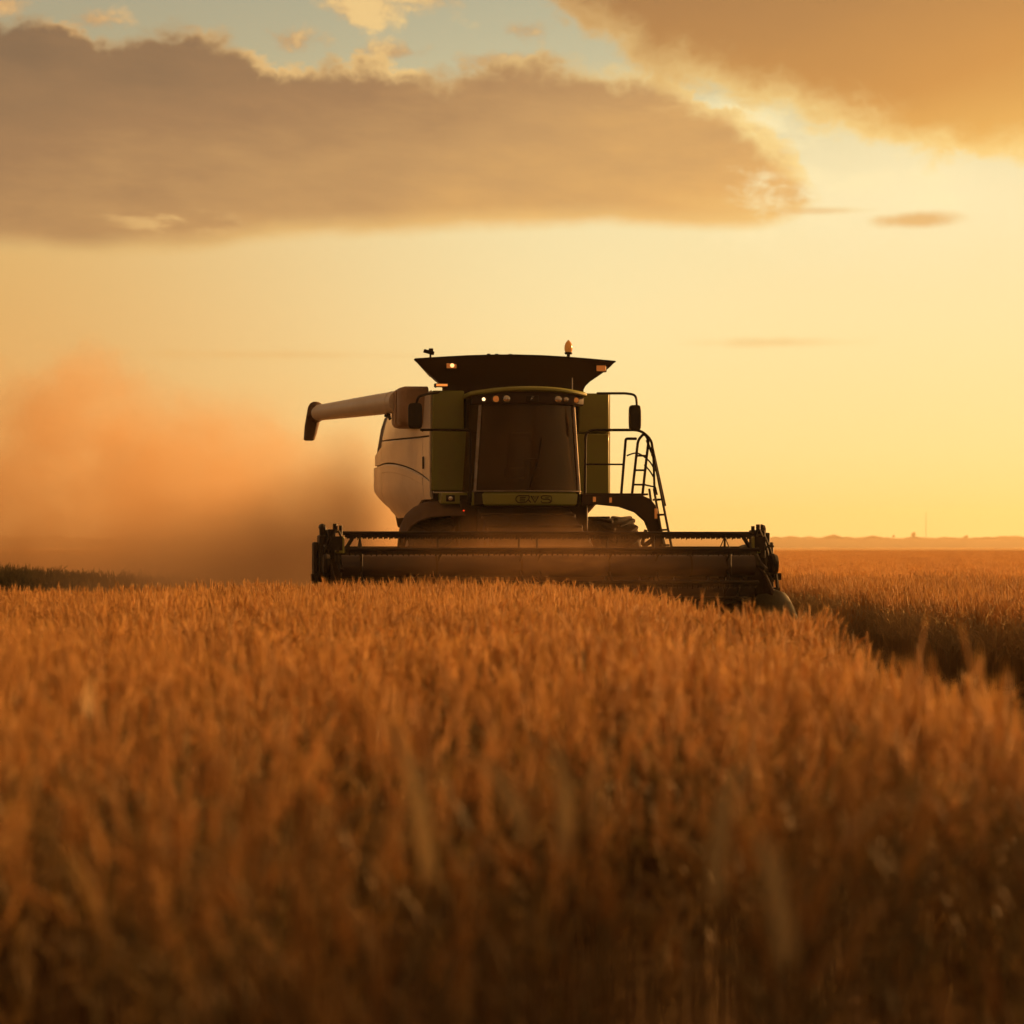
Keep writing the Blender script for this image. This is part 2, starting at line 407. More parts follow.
# ------------------------------------------------------------------ ground, far fields, hills
def zg(x, y):
    x = np.asarray(x, float); y = np.asarray(y, float)
    z = .23*np.clip(1-y/31., 0, 1)-.16*np.clip((6.5-y)/5., 0, 1)**2
    z = z+.05*np.exp(-((x+.6)/2.6)**2-((y-30)/6.)**2)
    z = z-.04*np.clip((-x-3)/4, 0, 1)*np.exp(-((y-28)/9.)**2)
    k = np.exp(-((y-47.)/7.)**2)
    z = z+k*(.17-.36/(1+np.exp(-(x+7.6)/.75)))*(x < 2.)*np.clip((2.-x)/4., 0, 1)
    z = z-.10*np.exp(-((x-3.1)/.9)**2)*np.clip((y-2)/6, 0, 1)*np.clip((60-y)/20, 0, 1)
    z = z-.15/(1+np.exp(-(x-1.05)/.28))*np.exp(-((y-9.5)/4.5)**2)*(x < 4.3)
    q = np.clip((x-.2)/2.0, 0, 1); z = z-.17*q*q*(3-2*q)*np.exp(-((y-27)/8.5)**2)*(x < 4.3)
    z = z-.05*np.clip((-x-2.2)/3, 0, 1)*np.exp(-((y-31)/6.)**2)
    return z

def axis(stops):
    out = []
    for a, b, d in stops: out += list(np.arange(a, b, d))
    return np.array(out+[stops[-1][1]])
xs = axis([(-6000,-1000,1000),(-1000,-100,150),(-100,-24,8),(-24,14,.5),(14,100,6),(100,1000,150),(1000,6000,1000)])
ys = axis([(-400,-20,60),(-20,-2,3),(-2,62,.5),(62,150,8),(150,1000,100),(1000,7000,1000)])
gx, gy = np.meshgrid(xs, ys)
gz = zg(gx, gy)
nx, ny = len(xs), len(ys)
gm = MB(); gm.v = list(zip(gx.ravel().tolist(), gy.ravel().tolist(), gz.ravel().tolist()))
gm.f = [(j*nx+i, j*nx+i+1, (j+1)*nx+i+1, (j+1)*nx+i) for j in range(ny-1) for i in range(nx-1)]
tag(gm.build('ground', M['soil'], smooth=0), kind='structure')

# the standing crop beyond the reach of single stalks: a rough raised sheet
rng = np.random.default_rng(5)
cx_ = np.concatenate([np.linspace(-600, -60, 60, endpoint=False), np.linspace(-60, 160, 150, endpoint=False), np.linspace(160, 600, 52)])
cy_ = np.concatenate([np.linspace(425, 560, 90, endpoint=False), np.linspace(560, 1500, 60)])
X_, Y_ = np.meshgrid(cx_, cy_); Z_ = .66+rng.normal(0, .05, X_.shape)
Z_[0, :] = 0; Z_[-1, :] = 0; Z_[:, 0] = 0; Z_[:, -1] = 0
cm = MB(); cm.v = list(zip(X_.ravel().tolist(), Y_.ravel().tolist(), Z_.ravel().tolist())); q = len(cx_)
cm.f = [(j*q+i, j*q+i+1, (j+1)*q+i+1, (j+1)*q+i) for j in range(len(cy_)-1) for i in range(q-1)]
tag(cm.build('far_field', M['canopy'], smooth=0), kind='structure')

# far ridge with a wooded skyline
rx = np.linspace(-1500, 1500, 601); rr_ = np.random.default_rng(11)
prof = 9.2+1.3*np.sin(rx/420+1.0)+.4*np.sin(rx/97.)+.5*np.cumsum(rr_.normal(0, .12, rx.size))*.3
jag = rr_.gamma(1.3, .75, rx.size)
rows = []
for yy, hh, jj in ((2050, -.5, 0), (2200, .45, 0), (2400, .8, .2), (2520, 1., 1.), (2560, .97, .8), (2760, .6, .2), (3000, -.2, 0)):
    rows.append([(float(a), yy+float(b)*4, float((hh*p if hh > 0 else hh)+jj*j)) for a, b, p, j in zip(rx, rr_.normal(0, 1, rx.size), prof, jag)])
hm = MB()
for r in rows: hm.v += r
q = rx.size
hm.f = [(j*q+i, j*q+i+1, (j+1)*q+i+1, (j+1)*q+i) for j in range(len(rows)-1) for i in range(q-1)]
tag(hm.build('hills', M['ridge'], smooth=0), kind='structure')

def ridge_tree(px, h, w, label):
    y = 2500.; x = (px-512)/2418*y
    zb = float(np.interp(x, rx, prof))-.6
    t = empty('tree', (x, y, zb))
    tag(t, label, 'tree', 'trees on the far ridge')
    tr = MB(); tr.tube([(0,0,0),(.15,0,h*.3),(-.1,.05,h*.62),(.1,0,h*.85)], [w*.09, w*.07, w*.05, .03], 7)
    for k in range(5):
        a = k*2.4; tr.tube([(0,0,h*(.35+.08*k)),(math.cos(a)*w*.3, math.sin(a)*w*.3, h*(.5+.08*k))], [w*.03, .03], 5)
    tr.build('trunk', M['dark'], t)
    cr = MB(); rg = random.Random(px)
    for k in range(420):
        c = rg.choice([(0,0,.78,.3),(.28,0,.62,.24),(-.3,.1,.56,.22),(.05,.2,.5,.28),(-.12,-.2,.72,.22),(.18,-.1,.86,.18)])
        d = Vector((rg.gauss(0,1), rg.gauss(0,1), rg.gauss(0,1))).normalized()*c[3]*rg.random()**.4*w
        p = Vector((c[0]*w, c[1]*w, c[2]*h))+Vector((d.x, d.y, d.z*.8)); s_ = rg.uniform(.25, .5)
        a = Vector((rg.gauss(0,1), rg.gauss(0,1), rg.gauss(0,1))).normalized()*s_; b = a.orthogonal().normalized()*s_*.7
        cr.add([p-a-b, p+a-b, p+a+b, p-a+b], [(0,1,2,3)])
    cr.build('crown', M['treef'], t, smooth=0)
ridge_tree(893.5, 4.2, 2.6, 'small narrow tree alone on the far ridge skyline')
ridge_tree(913.5, 7.2, 5.2, 'taller tree on the far ridge beside the thin mast')
ridge_tree(966, 3.6, 4.4, 'low bushy tree on the bare stretch of far ridge')
mx_ = (926-512)/2418*2500
mast = empty('radio_mast', (mx_, 2500, float(np.interp(mx_, rx, prof))-.5))
tag(mast, 'thin lattice mast rising hazily above the far ridge', 'mast')
mm = MB()
for a in range(3):
    q_ = a*2.094; mm.tube([(.55*math.cos(q_), .55*math.sin(q_), 0), (.25*math.cos(q_), .25*math.sin(q_), 27)], .09, 5)
for k in range(18):
    z0 = k*1.5; r0 = .55-.3*z0/27; q0, q1 = (k % 3)*2.094, ((k+1) % 3)*2.094
    mm.tube([(r0*math.cos(q0), r0*math.sin(q0), z0), (r0*math.cos(q1), r0*math.sin(q1), z0+1.5)], .05, 4)
mm.build('tower', M['black'], mast)
MB().tube([(0,0,27),(0,0,31)], [.09,.04], 5).build('antenna', M['black'], mast)

# ------------------------------------------------------------------ the combine harvester
H = empty('combine_harvester', (.28, 38, 0), R(9))
tag(H, 'large white and olive green combine harvester cutting the ripe wheat', 'combine harvester')

def sx_(Y, Z):
    """left flank of the body: bulges out towards the rear"""
    t = min(max((Y-.9)/4.2, 0), 1); b = 1.45+.34*(t*t*(3-2*t))
    if Z > 3.1: b -= .19*((Z-3.1)/.75)**1.6*t
    if Z < 2.35: b -= .30*((2.35-Z)/.5)**1.7*(.25+.75*t)
    return b
def side_panel(name, y0, y1, lo, hi, sgn, off=.035, n=14, m=9, mt='white', lab=None):
    g = []
    for j in range(m):
        row = []
        for i in range(n):
            Y = y0+(y1-y0)*i/(n-1); a, b = lo(Y), hi(Y); Z = a+(b-a)*j/(m-1)
            row.append((sgn*(sx_(Y, Z)+.02), Y, Z))
        g.append(row)
    o = MB().sheet(g, (-sgn*off, 0, 0)).build(name, M[mt], H, .008)
    if lab: o['label'] = lab
    return o
# core
core = MB()
rings = []
for Y in (.95, 1.6, 2.6, 3.6, 4.6, 5.4, 6.2, 6.6):
    zt = 3.82-.02*(Y-.95); zb = 2.1 if Y < 2.3 else (1.95 if Y < 5.6 else 2.25+.2*(Y-5.6))
    zs = [zb, zb+.3, 2.6, 3.1, 3.5, zt]
    L = [(-(sx_(Y, z)-.05), Y, z) for z in zs]; Rr = [((sx_(Y, z)-.05), Y, z) for z in reversed(zs)]
    rings.append(L+Rr)
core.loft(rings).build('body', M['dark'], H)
up = lambda Y: 3.13+.022*(Y-.9)
def curve_lo(Y):
    t = (Y-.9)/4.3; return 2.39+.42*math.sin(min(t, 1.1)*1.75)
bot = lambda Y: 2.12 if Y < 1.9 else (2.12-.26*min(1, (Y-1.9)/1.3))
top = lambda Y: 3.86-.022*(Y-.9)
for sg in (-1, 1):
    side_panel('side_panel', .92, 1.50, lambda Y: up(Y)+.012, top, sg)
    side_panel('side_panel', 1.515, 5.15, lambda Y: up(Y)+.012, top, sg)
    side_panel('side_panel', .92, 1.62, lambda Y: curve_lo(Y)+.012, lambda Y: up(Y)-.012, sg)
    side_panel('side_panel', 1.645, 5.15, lambda Y: curve_lo(Y)+.012, lambda Y: up(Y)-.012, sg)
    side_panel('side_panel', .92, 1.62, bot, lambda Y: curve_lo(Y)-.012, sg)
    side_panel('side_panel', 1.645, 5.15, bot, lambda Y: curve_lo(Y)-.012, sg)
    side_panel('rear_panel', 5.18, 6.5, lambda Y: 2.05+.25*(Y-5.18), lambda Y: curve_lo(5.15)-.012, sg)
    side_panel('rear_panel', 5.18, 6.3, lambda Y: curve_lo(5.15)+.012, lambda Y: 3.12-.1*(Y-5.18), sg)
    # raised trim band under the sweeping seam
    g = [[(sg*(sx_(Y, curve_lo(Y)-o_)+.028), Y, curve_lo(Y)-o_) for Y in np.linspace(1.66, 5.1, 14)] for o_ in (.03, .07, .12, .155)]
    MB().sheet(g, (-sg*.02, 0, 0)).build('trim_band', M['white'], H, .006)
    lt = MB(); lt.box((sg*1.50, 1.55, 2.72), (.03, .05, .2)); lt.build('door_latch', M['black'], H, .008)
# straw hood at the back
MB().loft([[(-1.5,6.45,2.3),(1.5,6.45,2.3),(1.5,6.45,3.6),(-1.5,6.45,3.6)], [(-1.3,7.2,1.7),(1.3,7.2,1.7),(1.3,7.1,2.9),(-1.3,7.1,2.9)]]).build('straw_hood', M['dark'], H, .03)
# front faces either side of the cab
def rect(o, x0, x1, z0, z1, y0, y1): return o.span((x0, y0, z0), (x1, y1, z1))
for (x0, x1, z0, z1, mt) in ((-1.44,-.93,3.225,3.85,'green'), (-1.45,-.86,2.25,3.20,'green'), (.93,1.43,3.20,3.83,'green'), (.90,1.43,2.19,3.18,'green')):
    p = MB(); rect(p, x0, x1, z0, z1, .80, .94).build('front_panel', M[mt], H, .02)
f = MB()
f.span((-1.42,.9,2.10),(-.80,.97,3.80)); f.build('front_bulkhead', M['black'], H)
MB().span((.80,.9,2.10),(1.40,.97,3.80)).build('front_bulkhead', M['black'], H)
tb = MB(); tb.tube(corner([(-1.43,.78,2.24),(-1.43,.78,2.22),(-.87,.78,2.22)], .02), .012, 6)
tb.build('step_trim', M['white'], H)
for x in (-1.47, 1.45): MB().tube([(x,.88,2.15),(x,.88,3.83)], .014, 6).build('corner_trim', M['white'], H)
# little locker with lamps below the left panel
st = MB(); st.span((-1.34,.45,2.03),(-.82,.90,2.21)).build('tool_locker', M['lime'], H, .02)
lk = bpy.data.objects['tool_locker']
MB().span((-1.27,.43,2.07),(-1.13,.455,2.17)).build('lamp_recess', M['black'], lk, .006)
MB().span((-1.05,.43,2.07),(-.91,.455,2.17)).build('lamp_recess', M['black'], lk, .006)
MB().lathe([(.0,-.02),(.035,-.015),(.04,.02)], (-1.20,.435,2.12), 'Y', 12).build('lens', M['reflector'], lk)
MB().lathe([(.0,-.012),(.011,-.009),(.014,.02)], (-1.0,.335,1.925), 'Y', 10).build('marker_lamp', M['red'], H)
# chassis and under-cab wall
ch = MB(); ch.span((-1.05,.35,1.25),(1.0,1.2,2.1)); ch.span((-.75,1.2,.9),(.7,6.2,1.9)); ch.build('chassis', M['trough'], H, .03)
MB().tube([(-1.3,1.0,.92),(1.3,1.0,.92)], .17, 12).build('front_axle', M['black'], H)
MB().tube([(-1.1,5.3,.62),(1.1,5.3,.62)], .12, 12).build('rear_axle', M['black'], H)
fh = MB(); fh.loft([[(-.80,.30,1.15),(.68,.30,1.15),(.68,.30,1.98),(-.80,.30,1.98)], [(-.80,-2.55,.42),(.68,-2.55,.42),(.68,-2.55,1.12),(-.80,-2.55,1.12)]])
for k in range(4):
    t = .15+.22*k; yy = .30-2.85*t; zz = 1.98-.86*t; fh.span((-.82,yy-.04,zz-.06),(.70,yy+.04,zz+.03))
fh.build('feeder_house', M['trough'], H, .02)
# grain tank extension, flared hopper open on top
prof_t = [(3.82,0),(3.90,.0),(3.96,.03),(4.03,.10),(4.10,.20),(4.18,.31),(4.26,.40),(4.335,.47)]
def tank_ring(z, o, inn=0.):
    x0, x1, y0, y1 = -1.26-o*1.0+inn, 1.05+o*1.0-inn, 1.0-o*.5+inn, 4.2+o*.8-inn
    pts = []
    for i in range(9): pts.append((x0+(x1-x0)*i/8, y0-.10*math.sin(math.pi*i/8), z+.075*math.sin(math.pi*i/8)*min(1, o/.47)))
    for i in range(1, 7): pts.append((x1-.30*i/6, y0+(y1-y0)*i/6, z))
    x1 -= .30; x0 += .72
    for i in range(1, 9): pts.append((x1+(x0-x1)*i/8, y1, z+.05*math.sin(math.pi*i/8)*min(1, o/.47)))
    for i in range(1, 6): pts.append((x0-.72*i/6, y1+(y0-y1)*i/6, z))
    return pts
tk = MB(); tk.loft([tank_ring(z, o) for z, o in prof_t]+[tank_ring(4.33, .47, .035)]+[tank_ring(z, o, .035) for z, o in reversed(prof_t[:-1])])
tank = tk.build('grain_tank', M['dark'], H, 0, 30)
rb = MB()
rb.tube([(p[0], p[1], p[2]+.008) for p in tank_ring(4.335, .47)]+[tank_ring(4.335, .47)[0]], .016, 6); rb.build('tank_rim', M['black'], tank)
for x in (-.55, -.42, -.2): MB().box((x, .70, 4.425), (.05, .04, .03)).build('rim_clip', M['black'], tank)
def worklamp(x, y, z, w, h, mt, par):
    o = MB().span((x-w/2,y-.03,z-h/2),(x+w/2,y+.05,z+h/2)).build('work_lamp', M['black'], par, .015)
    MB().span((x-w*.40,y-.042,z-h*.38),(x+w*.40,y-.028,z+h*.38)).build('lens', M['amberdim'], o, .012)
    if mt == 'amber': MB().lathe([(.0,-.052),(.022,-.05),(.034,-.042)], (x+.01, y, z), 'Y', 12).build('bulb', M['bulb'], o)
    return o
worklamp(-1.14, .80, 4.25, .2, .12, 'amber', H); worklamp(1.29, .78, 4.23, .19, .12, 'amberdim', H)
lb = MB(); lb.tube([(-1.40,.80,3.90),(-1.33,.72,3.93),(-1.23,.70,3.93)], .014, 6); lb.span((-1.42,.66,3.90),(-1.2,.80,3.955)); lamp = lb.build('side_lamp', M['black'], H, .01)
MB().span((-1.40,.645,3.91),(-1.22,.662,3.945)).build('lens', M['amber'], lamp)
cmr = MB(); cmr.tube([(-1.48,.75,4.34),(-1.48,.75,4.44)], .02, 6); cmr.box((-1.51,.72,4.455), (.17,.08,.055), Matrix.Rotation(R(14), 3, 'Y')); cmr.box((-1.475,.73,4.49), (.07,.06,.05)); cmr.build('camera_bracket', M['black'], H, .008)
# beacon
bc = MB(); bc.tube([(.80,1.0,4.37),(.80,1.0,4.48)], .028, 8); bc.lathe([(.055,4.47),(.065,4.49),(.06,4.505)], (.80,1.0,0), 'Z', 12); beacon = bc.build('beacon', M['black'], H)
MB().lathe([(.052,4.505),(.066,4.54),(.066,4.60),(.05,4.65),(.02,4.69),(.0,4.705)], (.80,1.0,0), 'Z', 16).build('beacon_lens', M['beacon'], beacon)
MB().tube([(.78,.55,3.86),(.78,.55,4.06)], .010, 6).build('antenna', M['steel'], H)
# unloading auger: elbow, tube reaching out and back, rubber spout
el_ = MB()
def superring(c, ax1, ax2, n=20, p=3.):
    out = []
    for j in range(n):
        q = 2*math.pi*j/n; a, b = math.cos(q), math.sin(q)
        out.append(Vector(c)+Vector(ax1)*math.copysign(abs(a)**(2/p), a)+Vector(ax2)*math.copysign(abs(b)**(2/p), b))
    return out
el_.loft([superring((X,Y,Z), (0,hy,0), (0,0,hz), 32, 7.) for X,Y,Z,hy,hz in ((-1.40,2.28,3.655,.66,.33),(-1.76,2.30,3.655,.66,.33),(-1.84,2.33,3.655,.62,.31),(-1.87,2.35,3.655,.55,.27))])
el_.tube([(-1.88,2.2,3.38),(-1.88,2.1,3.92)], .012, 5)
el_.build('auger_elbow', M['elbow'], H, .01)
aug = MB()
A, B = Vector((-1.78,2.6,3.775)), Vector((-2.86,6.0,3.765)); dv = (B-A)
aug.tube([A+dv*t for t in (0,.25,.5,.75,1)], [.185,.18,.168,.155,.142], 20)
for t in (.06, .52, .97): aug.tube([A+dv*(t-.008), A+dv*(t+.008)], .192-.045*t, 20)
au = aug.build('unloading_auger', M['white'], H, 0, 50)
bt = MB(); b0 = B+dv.normalized()*.02
bt.loft([superring(b0-dv.normalized()*.06+Vector((0,0,.02)), (.10,.06,0), (0,0,.15), 20, 2.2), superring(b0+dv.normalized()*.10+Vector((.0,0,.02)), (.16,.08,0), (0,0,.19), 20, 2.3),
         superring(b0+Vector((-.07,.20,-.05)), (.14,0,.08), (0,.16,-.06), 20, 2.3), superring(b0+Vector((-.09,.24,-.20)), (.135,0,.03), (0,.15,0), 20, 2.6), superring(b0+Vector((-.12,.25,-.38)), (.115,0,.01), (0,.14,0), 20, 2.8),
         superring(b0+Vector((-.14,.25,-.47)), (.10,0,.0), (0,.13,0), 20, 2.8), superring(b0+Vector((-.145,.25,-.49)), (.07,0,.0), (0,.09,0), 20, 2.8)])
bt.build('spout', M['boot'], au)
ab = MB(); ab.tube([(-1.92,3.0,3.60),(-1.90,2.9,3.50)], .03, 6); ab.box((-1.93,3.0,3.56), (.10,.08,.05)); ab.build('hose_bracket', M['black'], au)
# cab
def cabx(z, s_):
    t = (z-2.24)/(3.60-2.24); return (.73+.09*(1-t)**1.0)*s_-.03
def bow(u): return -.16+.26*abs(u)**2.2       # windscreen bows forward in the middle
cab = MB()
cab.span((-.93,.30,2.0),(.90,.95,2.22)); cab.span((-.90,.86,2.2),(.88,.95,3.74)); cab.span((-.88,-.02,2.0),(.80,.35,2.215))
cab = cab.build('cab', M['black'], H, .02)
wg = [[(cabx(z, u), bow(u)-.02*(z-2.24)*0, z) for u in np.linspace(-1, 1, 17)] for z in np.linspace(2.225, 3.62, 8)]
MB().sheet(wg, (0,.012,0)).build('windscreen', M['glass'], cab)
for s_ in (-1, 1):
    sg = [[(cabx(z, s_)+s_*(.015+.10*t), .13+.70*t, z) for t in np.linspace(0, 1, 5)] for z in np.linspace(2.225, 3.62, 5)]
    MB().sheet(sg, (-s_*.012,0,0)).build('side_window', M['glass'], cab)
    pl = MB(); pl.tube([(cabx(z, s_)+s_*.012, .095, z) for z in np.linspace(2.2, 3.63, 6)], .026, 8); pl.build('pillar', M['steel'], cab)
    pl = MB(); pl.tube([(cabx(z, s_)+s_*.12, .86, z) for z in np.linspace(2.2, 3.66, 4)], .04, 8); pl.build('pillar', M['black'], cab)
# inside
i_ = MB(); i_.span((-.28,.42,2.45),(.26,.86,2.62)); i_.loft([[(-.25,.78,2.6),(.23,.78,2.6),(.23,.86,2.6),(-.25,.86,2.6)],[(-.2,.84,3.2),(.18,.84,3.2),(.18,.9,3.2),(-.2,.9,3.2)]]); i_.build('driver_seat', M['seat'], cab, .04)
i_ = MB(); i_.tube([(0,.12,2.2),(0,.26,2.72)], .045, 8); i_.lathe([(.16,-.012),(.185,0),(.16,.012)], (0,.27,2.74), 'Z', 20); i_.build('steering_column', M['seat'], cab)
# wiper
MB().tube([(-.05,-.175,2.25),(.10,-.178,2.7),(.16,-.165,3.05)], .009, 5).build('wiper', M['black'], cab)
# roof visor and lamp bar
def visor_arc(o, z): return [(x, -.28+.33*abs(x/.92)**2.4+o, z+.065*(1-(x/.92)**2)) for x in np.linspace(-.95, .92, 21)]
vs = MB()
def roofring(o, z, s_=1.):
    f_ = [(x*s_, y, z_) for x, y, z_ in visor_arc(o, z)]
    return f_+[(f_[-1][0], 1.0, z), (f_[0][0], 1.0, z)]
vs.loft([roofring(.03, 3.725), roofring(-.02, 3.735), roofring(-.02, 3.775), roofring(.05, 3.80, .98)])
roof = vs.build('cab_roof', M['lime'], cab, .012)
lbm = MB(); arc = [(x*.97, -.235+.33*abs(x/.92)**2.4, 0) for x in np.linspace(-.93, .90, 21)]
lbm.sheet([[(p[0], p[1]+dy, z) for p in arc] for z, dy in ((3.585,.04),(3.60,.0),(3.70,-.01),(3.78,.02))], (0,.10,0)); bar = lbm.build('lamp_bar', M['dark'], cab, .006)
def barlamp(px, mt, r, ry):
    yb = -.235+.33*abs(px/.97/.92)**2.4
    o = MB().lathe([(r*1.15,.03),(r*1.15,-.012),(r,-.018)], (px, yb-.005, 3.665), 'Y', 16).build('headlamp', M['black'], bar)
    b_ = MB(); b_.lathe([(.0,-.03),(r*.6,-.027),(r*.95,-.016),(r*.95,.0)], (px, yb-.006, 3.665), 'Y', 16); b_.build('lamp_lens', M[mt], cab)
for a in ((-.74,'lit',.030,1),(-.56,'amberdim',.055,1),(-.40,'reflector',.060,1),(.42,'reflector',.060,1),(.55,'reflector',.045,1),(.73,'amberdim',.045,1)): barlamp(*a)
em = MB(); em.span((-.10,-.262,3.62),(.10,-.24,3.715)).build('roof_badge', M['black'], cab, .01)
rbg = bpy.data.objects['roof_badge']
e2 = MB(); e2.tube([(-.03,-.268,3.64),(-.012,-.268,3.695),(.02,-.268,3.695)], .006, 5); e2.tube([(-.028,-.268,3.668),(.008,-.268,3.668)], .006, 5); e2.build('roof_badge_mark', M['reflector'], rbg)
# sill below the windscreen with its raised lettering
sl = MB()
def sill(z, o): return [(x, bow(x/.86)-.05+o, z) for x in np.linspace(-.90, .82, 17)]
sl.sheet([sill(2.0, .03), sill(2.02, 0), sill(2.18, -.01), sill(2.215, .02)], (0,.16,0)); sill_o = sl.build('cab_sill', M['lime'], cab, .012)
sl2 = MB(); sl2.sheet([sill(2.216, -.035), sill(2.235, -.035)], (0,.1,0)); sl2.build('sill_lip', M['steel'], cab, .006)
def stroke(mb, pts, w=.008):
    mb.tube([(x, bow(x/.86)-.062, z) for x, z in pts], w, 6)
bg_ = MB(); zc = 2.098; x0 = -.265; hh = .055
def arcpts(cx, cz, rx, rz, a0, a1, n=8): return [(cx+rx*math.cos(R(a0+(a1-a0)*i/n)), cz+rz*math.sin(R(a0+(a1-a0)*i/n))) for i in range(n+1)]
stroke(bg_, [(-.045,zc+.055),(-.17,zc+.055)]+arcpts(-.20,zc,.055,.055,90,270,8)+[(-.14,zc-.055),(-.10,zc-.045),(-.06,zc-.01),(-.045,zc+.02),(-.05,zc+.053)])
stroke(bg_, [(-.10,zc+.028),(-.19,zc+.028),(-.19,zc-.028),(-.11,zc-.028)]); stroke(bg_, [(-.19,zc),(-.11,zc)])
stroke(bg_, [(-.06,zc-.005),(-.02,zc-.055)], .009)
stroke(bg_, [(-.015,zc+.05),(.045,zc-.055),(.10,zc+.05)], .010); stroke(bg_, [(.02,zc+.05),(.045,zc+.0),(.065,zc+.05)], .006)
stroke(bg_, [(.30,zc+.05),(.20,zc+.055)]+arcpts(.19,zc+.028,.045,.028,90,270,6)+[(.26,zc)]+arcpts(.25,zc-.028,.045,.028,90,-90,6)+[(.16,zc-.055),(.14,zc-.03)])
stroke(bg_, [(.30,zc+.05),(.315,zc+.03),(.315,zc-.035),(.29,zc-.055),(.25,zc-.057)], .006)
stroke(bg_, [(.27,zc+.022),(.21,zc+.022)], .006)
bg_.build('nameplate_lettering', M['dark'], sill_o, 0, 60)
# mirrors
for (x0, x1, s_, mx0) in ((-1.96,-1.74,-1,-1.38), (1.53,1.72,1,1.15)):
    mr = MB(); zc_ = 3.38
    mr.loft([superring(((x0+x1)/2, yy, zc_), ((x1-x0)/2*k, 0, 0), (0, 0, .20*k), 24, 5.) for yy, k in ((-.345,.9),(-.33,1.),(-.26,1.),(-.22,.8))])
    o = mr.build('mirror', M['mirror'], H, 0, 45)
    pts = [(mx0, .35, 3.80), ((x0+x1)/2-.12*s_, -.2, 3.77), ((x0+x1)/2+.02*s_, -.29, 3.74), ((x0+x1)/2+.035*s_, -.29, 3.56)] if s_ > 0 else [(mx0,.5,3.80), (-1.62,-.1,3.74), (-1.80,-.29,3.68), (-1.83,-.29,3.56)]
    MB().tube(corner(pts, .10), .020, 7).build('mirror_arm', M['black'], o)
# left handrail
hr = MB(); hr.tube(corner([(-1.72,.12,3.185),(-.93,.12,3.19),(-.925,.12,2.05)], .07), .020, 8)
hr.tube([(-1.70,.12,3.185),(-1.60,.80,3.20)], .016, 6); hr.tube([(-.93,.12,2.65),(-.90,.30,2.65)], .012, 6); hr.build('handrail', M['black'], H)
# right platform, curved leg, ladder and rails
out_ = [(.82,2.00),(.82,2.185),(1.80,2.165),(1.93,2.11),(2.02,2.0),(2.09,1.75),(2.26,1.05),(2.05,1.05),(1.95,1.55),(1.86,1.76),(1.70,1.90),(1.45,1.985),(1.1,2.02),(.95,2.01)]
pf = MB(); pf.prism(out_, 'XZ', -.06, .16); pf.build('platform_bracket', M['trough'], H, .015)
MB().span((.86,-.02,2.17),(1.90,.80,2.20)).build('platform', M['trough'], H, .006)
for x, z, w in ((1.02,2.10,.045),(1.28,2.09,.04)): MB().span((x-w/2,-.085,z-.04),(x+w/2,-.055,z+.04)).build('reflector', M['amberdim'], H, .004)
MB().span((1.99,-.085,1.80),(2.03,-.055,1.96)).build('reflector', M['amberdim'], H, .004)
rl = MB()
rl.tube(corner([(.90,.10,2.18),(.91,.10,3.20),(1.80,.10,3.21),(1.99,.10,3.04),(1.99,.10,2.80)], .14, 6), .022, 8)
rl.tube([(.91,.10,2.66),(1.53,.10,2.66)], .016, 6)
rl.tube(corner([(1.49,.12,2.18),(1.565,.12,3.07),(1.74,.12,3.07)], .03), .022, 8)
rl.tube(corner([(1.66,.10,2.18),(1.76,.10,3.05),(1.86,.10,3.16),(1.93,.10,3.05),(1.83,.10,2.18)], .09, 5), .022, 8)
for z in (2.80, 2.57, 2.34): rl.tube([(1.66+.11*(z-2.18)/.9,.10,z),(1.87+.05*(z-2.18)/.9,.10,z)], .018, 6)
rl.tube(bez([(1.58,.12,2.80),(1.75,.11,2.84),(1.93,.08,2.72),(2.03,.05,2.55)]), .014, 6)
rl.tube(bez([(1.86,.10,2.66),(1.95,.08,2.55),(2.02,.05,2.42)]), .014, 6)
rl.tube(corner([(1.90,.10,3.05),(2.0,.06,2.78),(2.02,.06,2.2)], .05), .020, 7)
rl.tube([(1.86,.1,2.34),(2.03,.05,2.30),(2.05,.02,2.18)], .016, 6)
rl.build('guard_rail', M['black'], H)
ld = MB()
for (a, b) in (((2.00,.0,2.75),(2.17,-.75,1.05)), ((2.02,.12,2.28),(2.13,-.35,1.05)), ((1.99,.10,2.95),(2.12,-.25,2.0))): ld.tube([a, b], .020, 7)
ld.tube([(1.98,.28,2.28),(2.10,.05,1.05)], .020, 7)
for k in range(5):
    z = 2.10-.24*k; t = (2.28-z)/1.23; ld.box((2.03+.12*t,-.03-.2*t,z), (.09,.40,.03))
ld.build('ladder', M['black'], H)
hs = MB(); hs.tube(bez([(1.86,-.02,1.62),(1.80,-.05,1.40),(1.92,-.05,1.42),(1.98,-.02,1.55)]), .03, 7); hs.box((1.90,-.03,1.42), (.20,.06,.07), Matrix.Rotation(R(-35), 3, 'Y')); hs.build('step_hinge', M['black'], H)
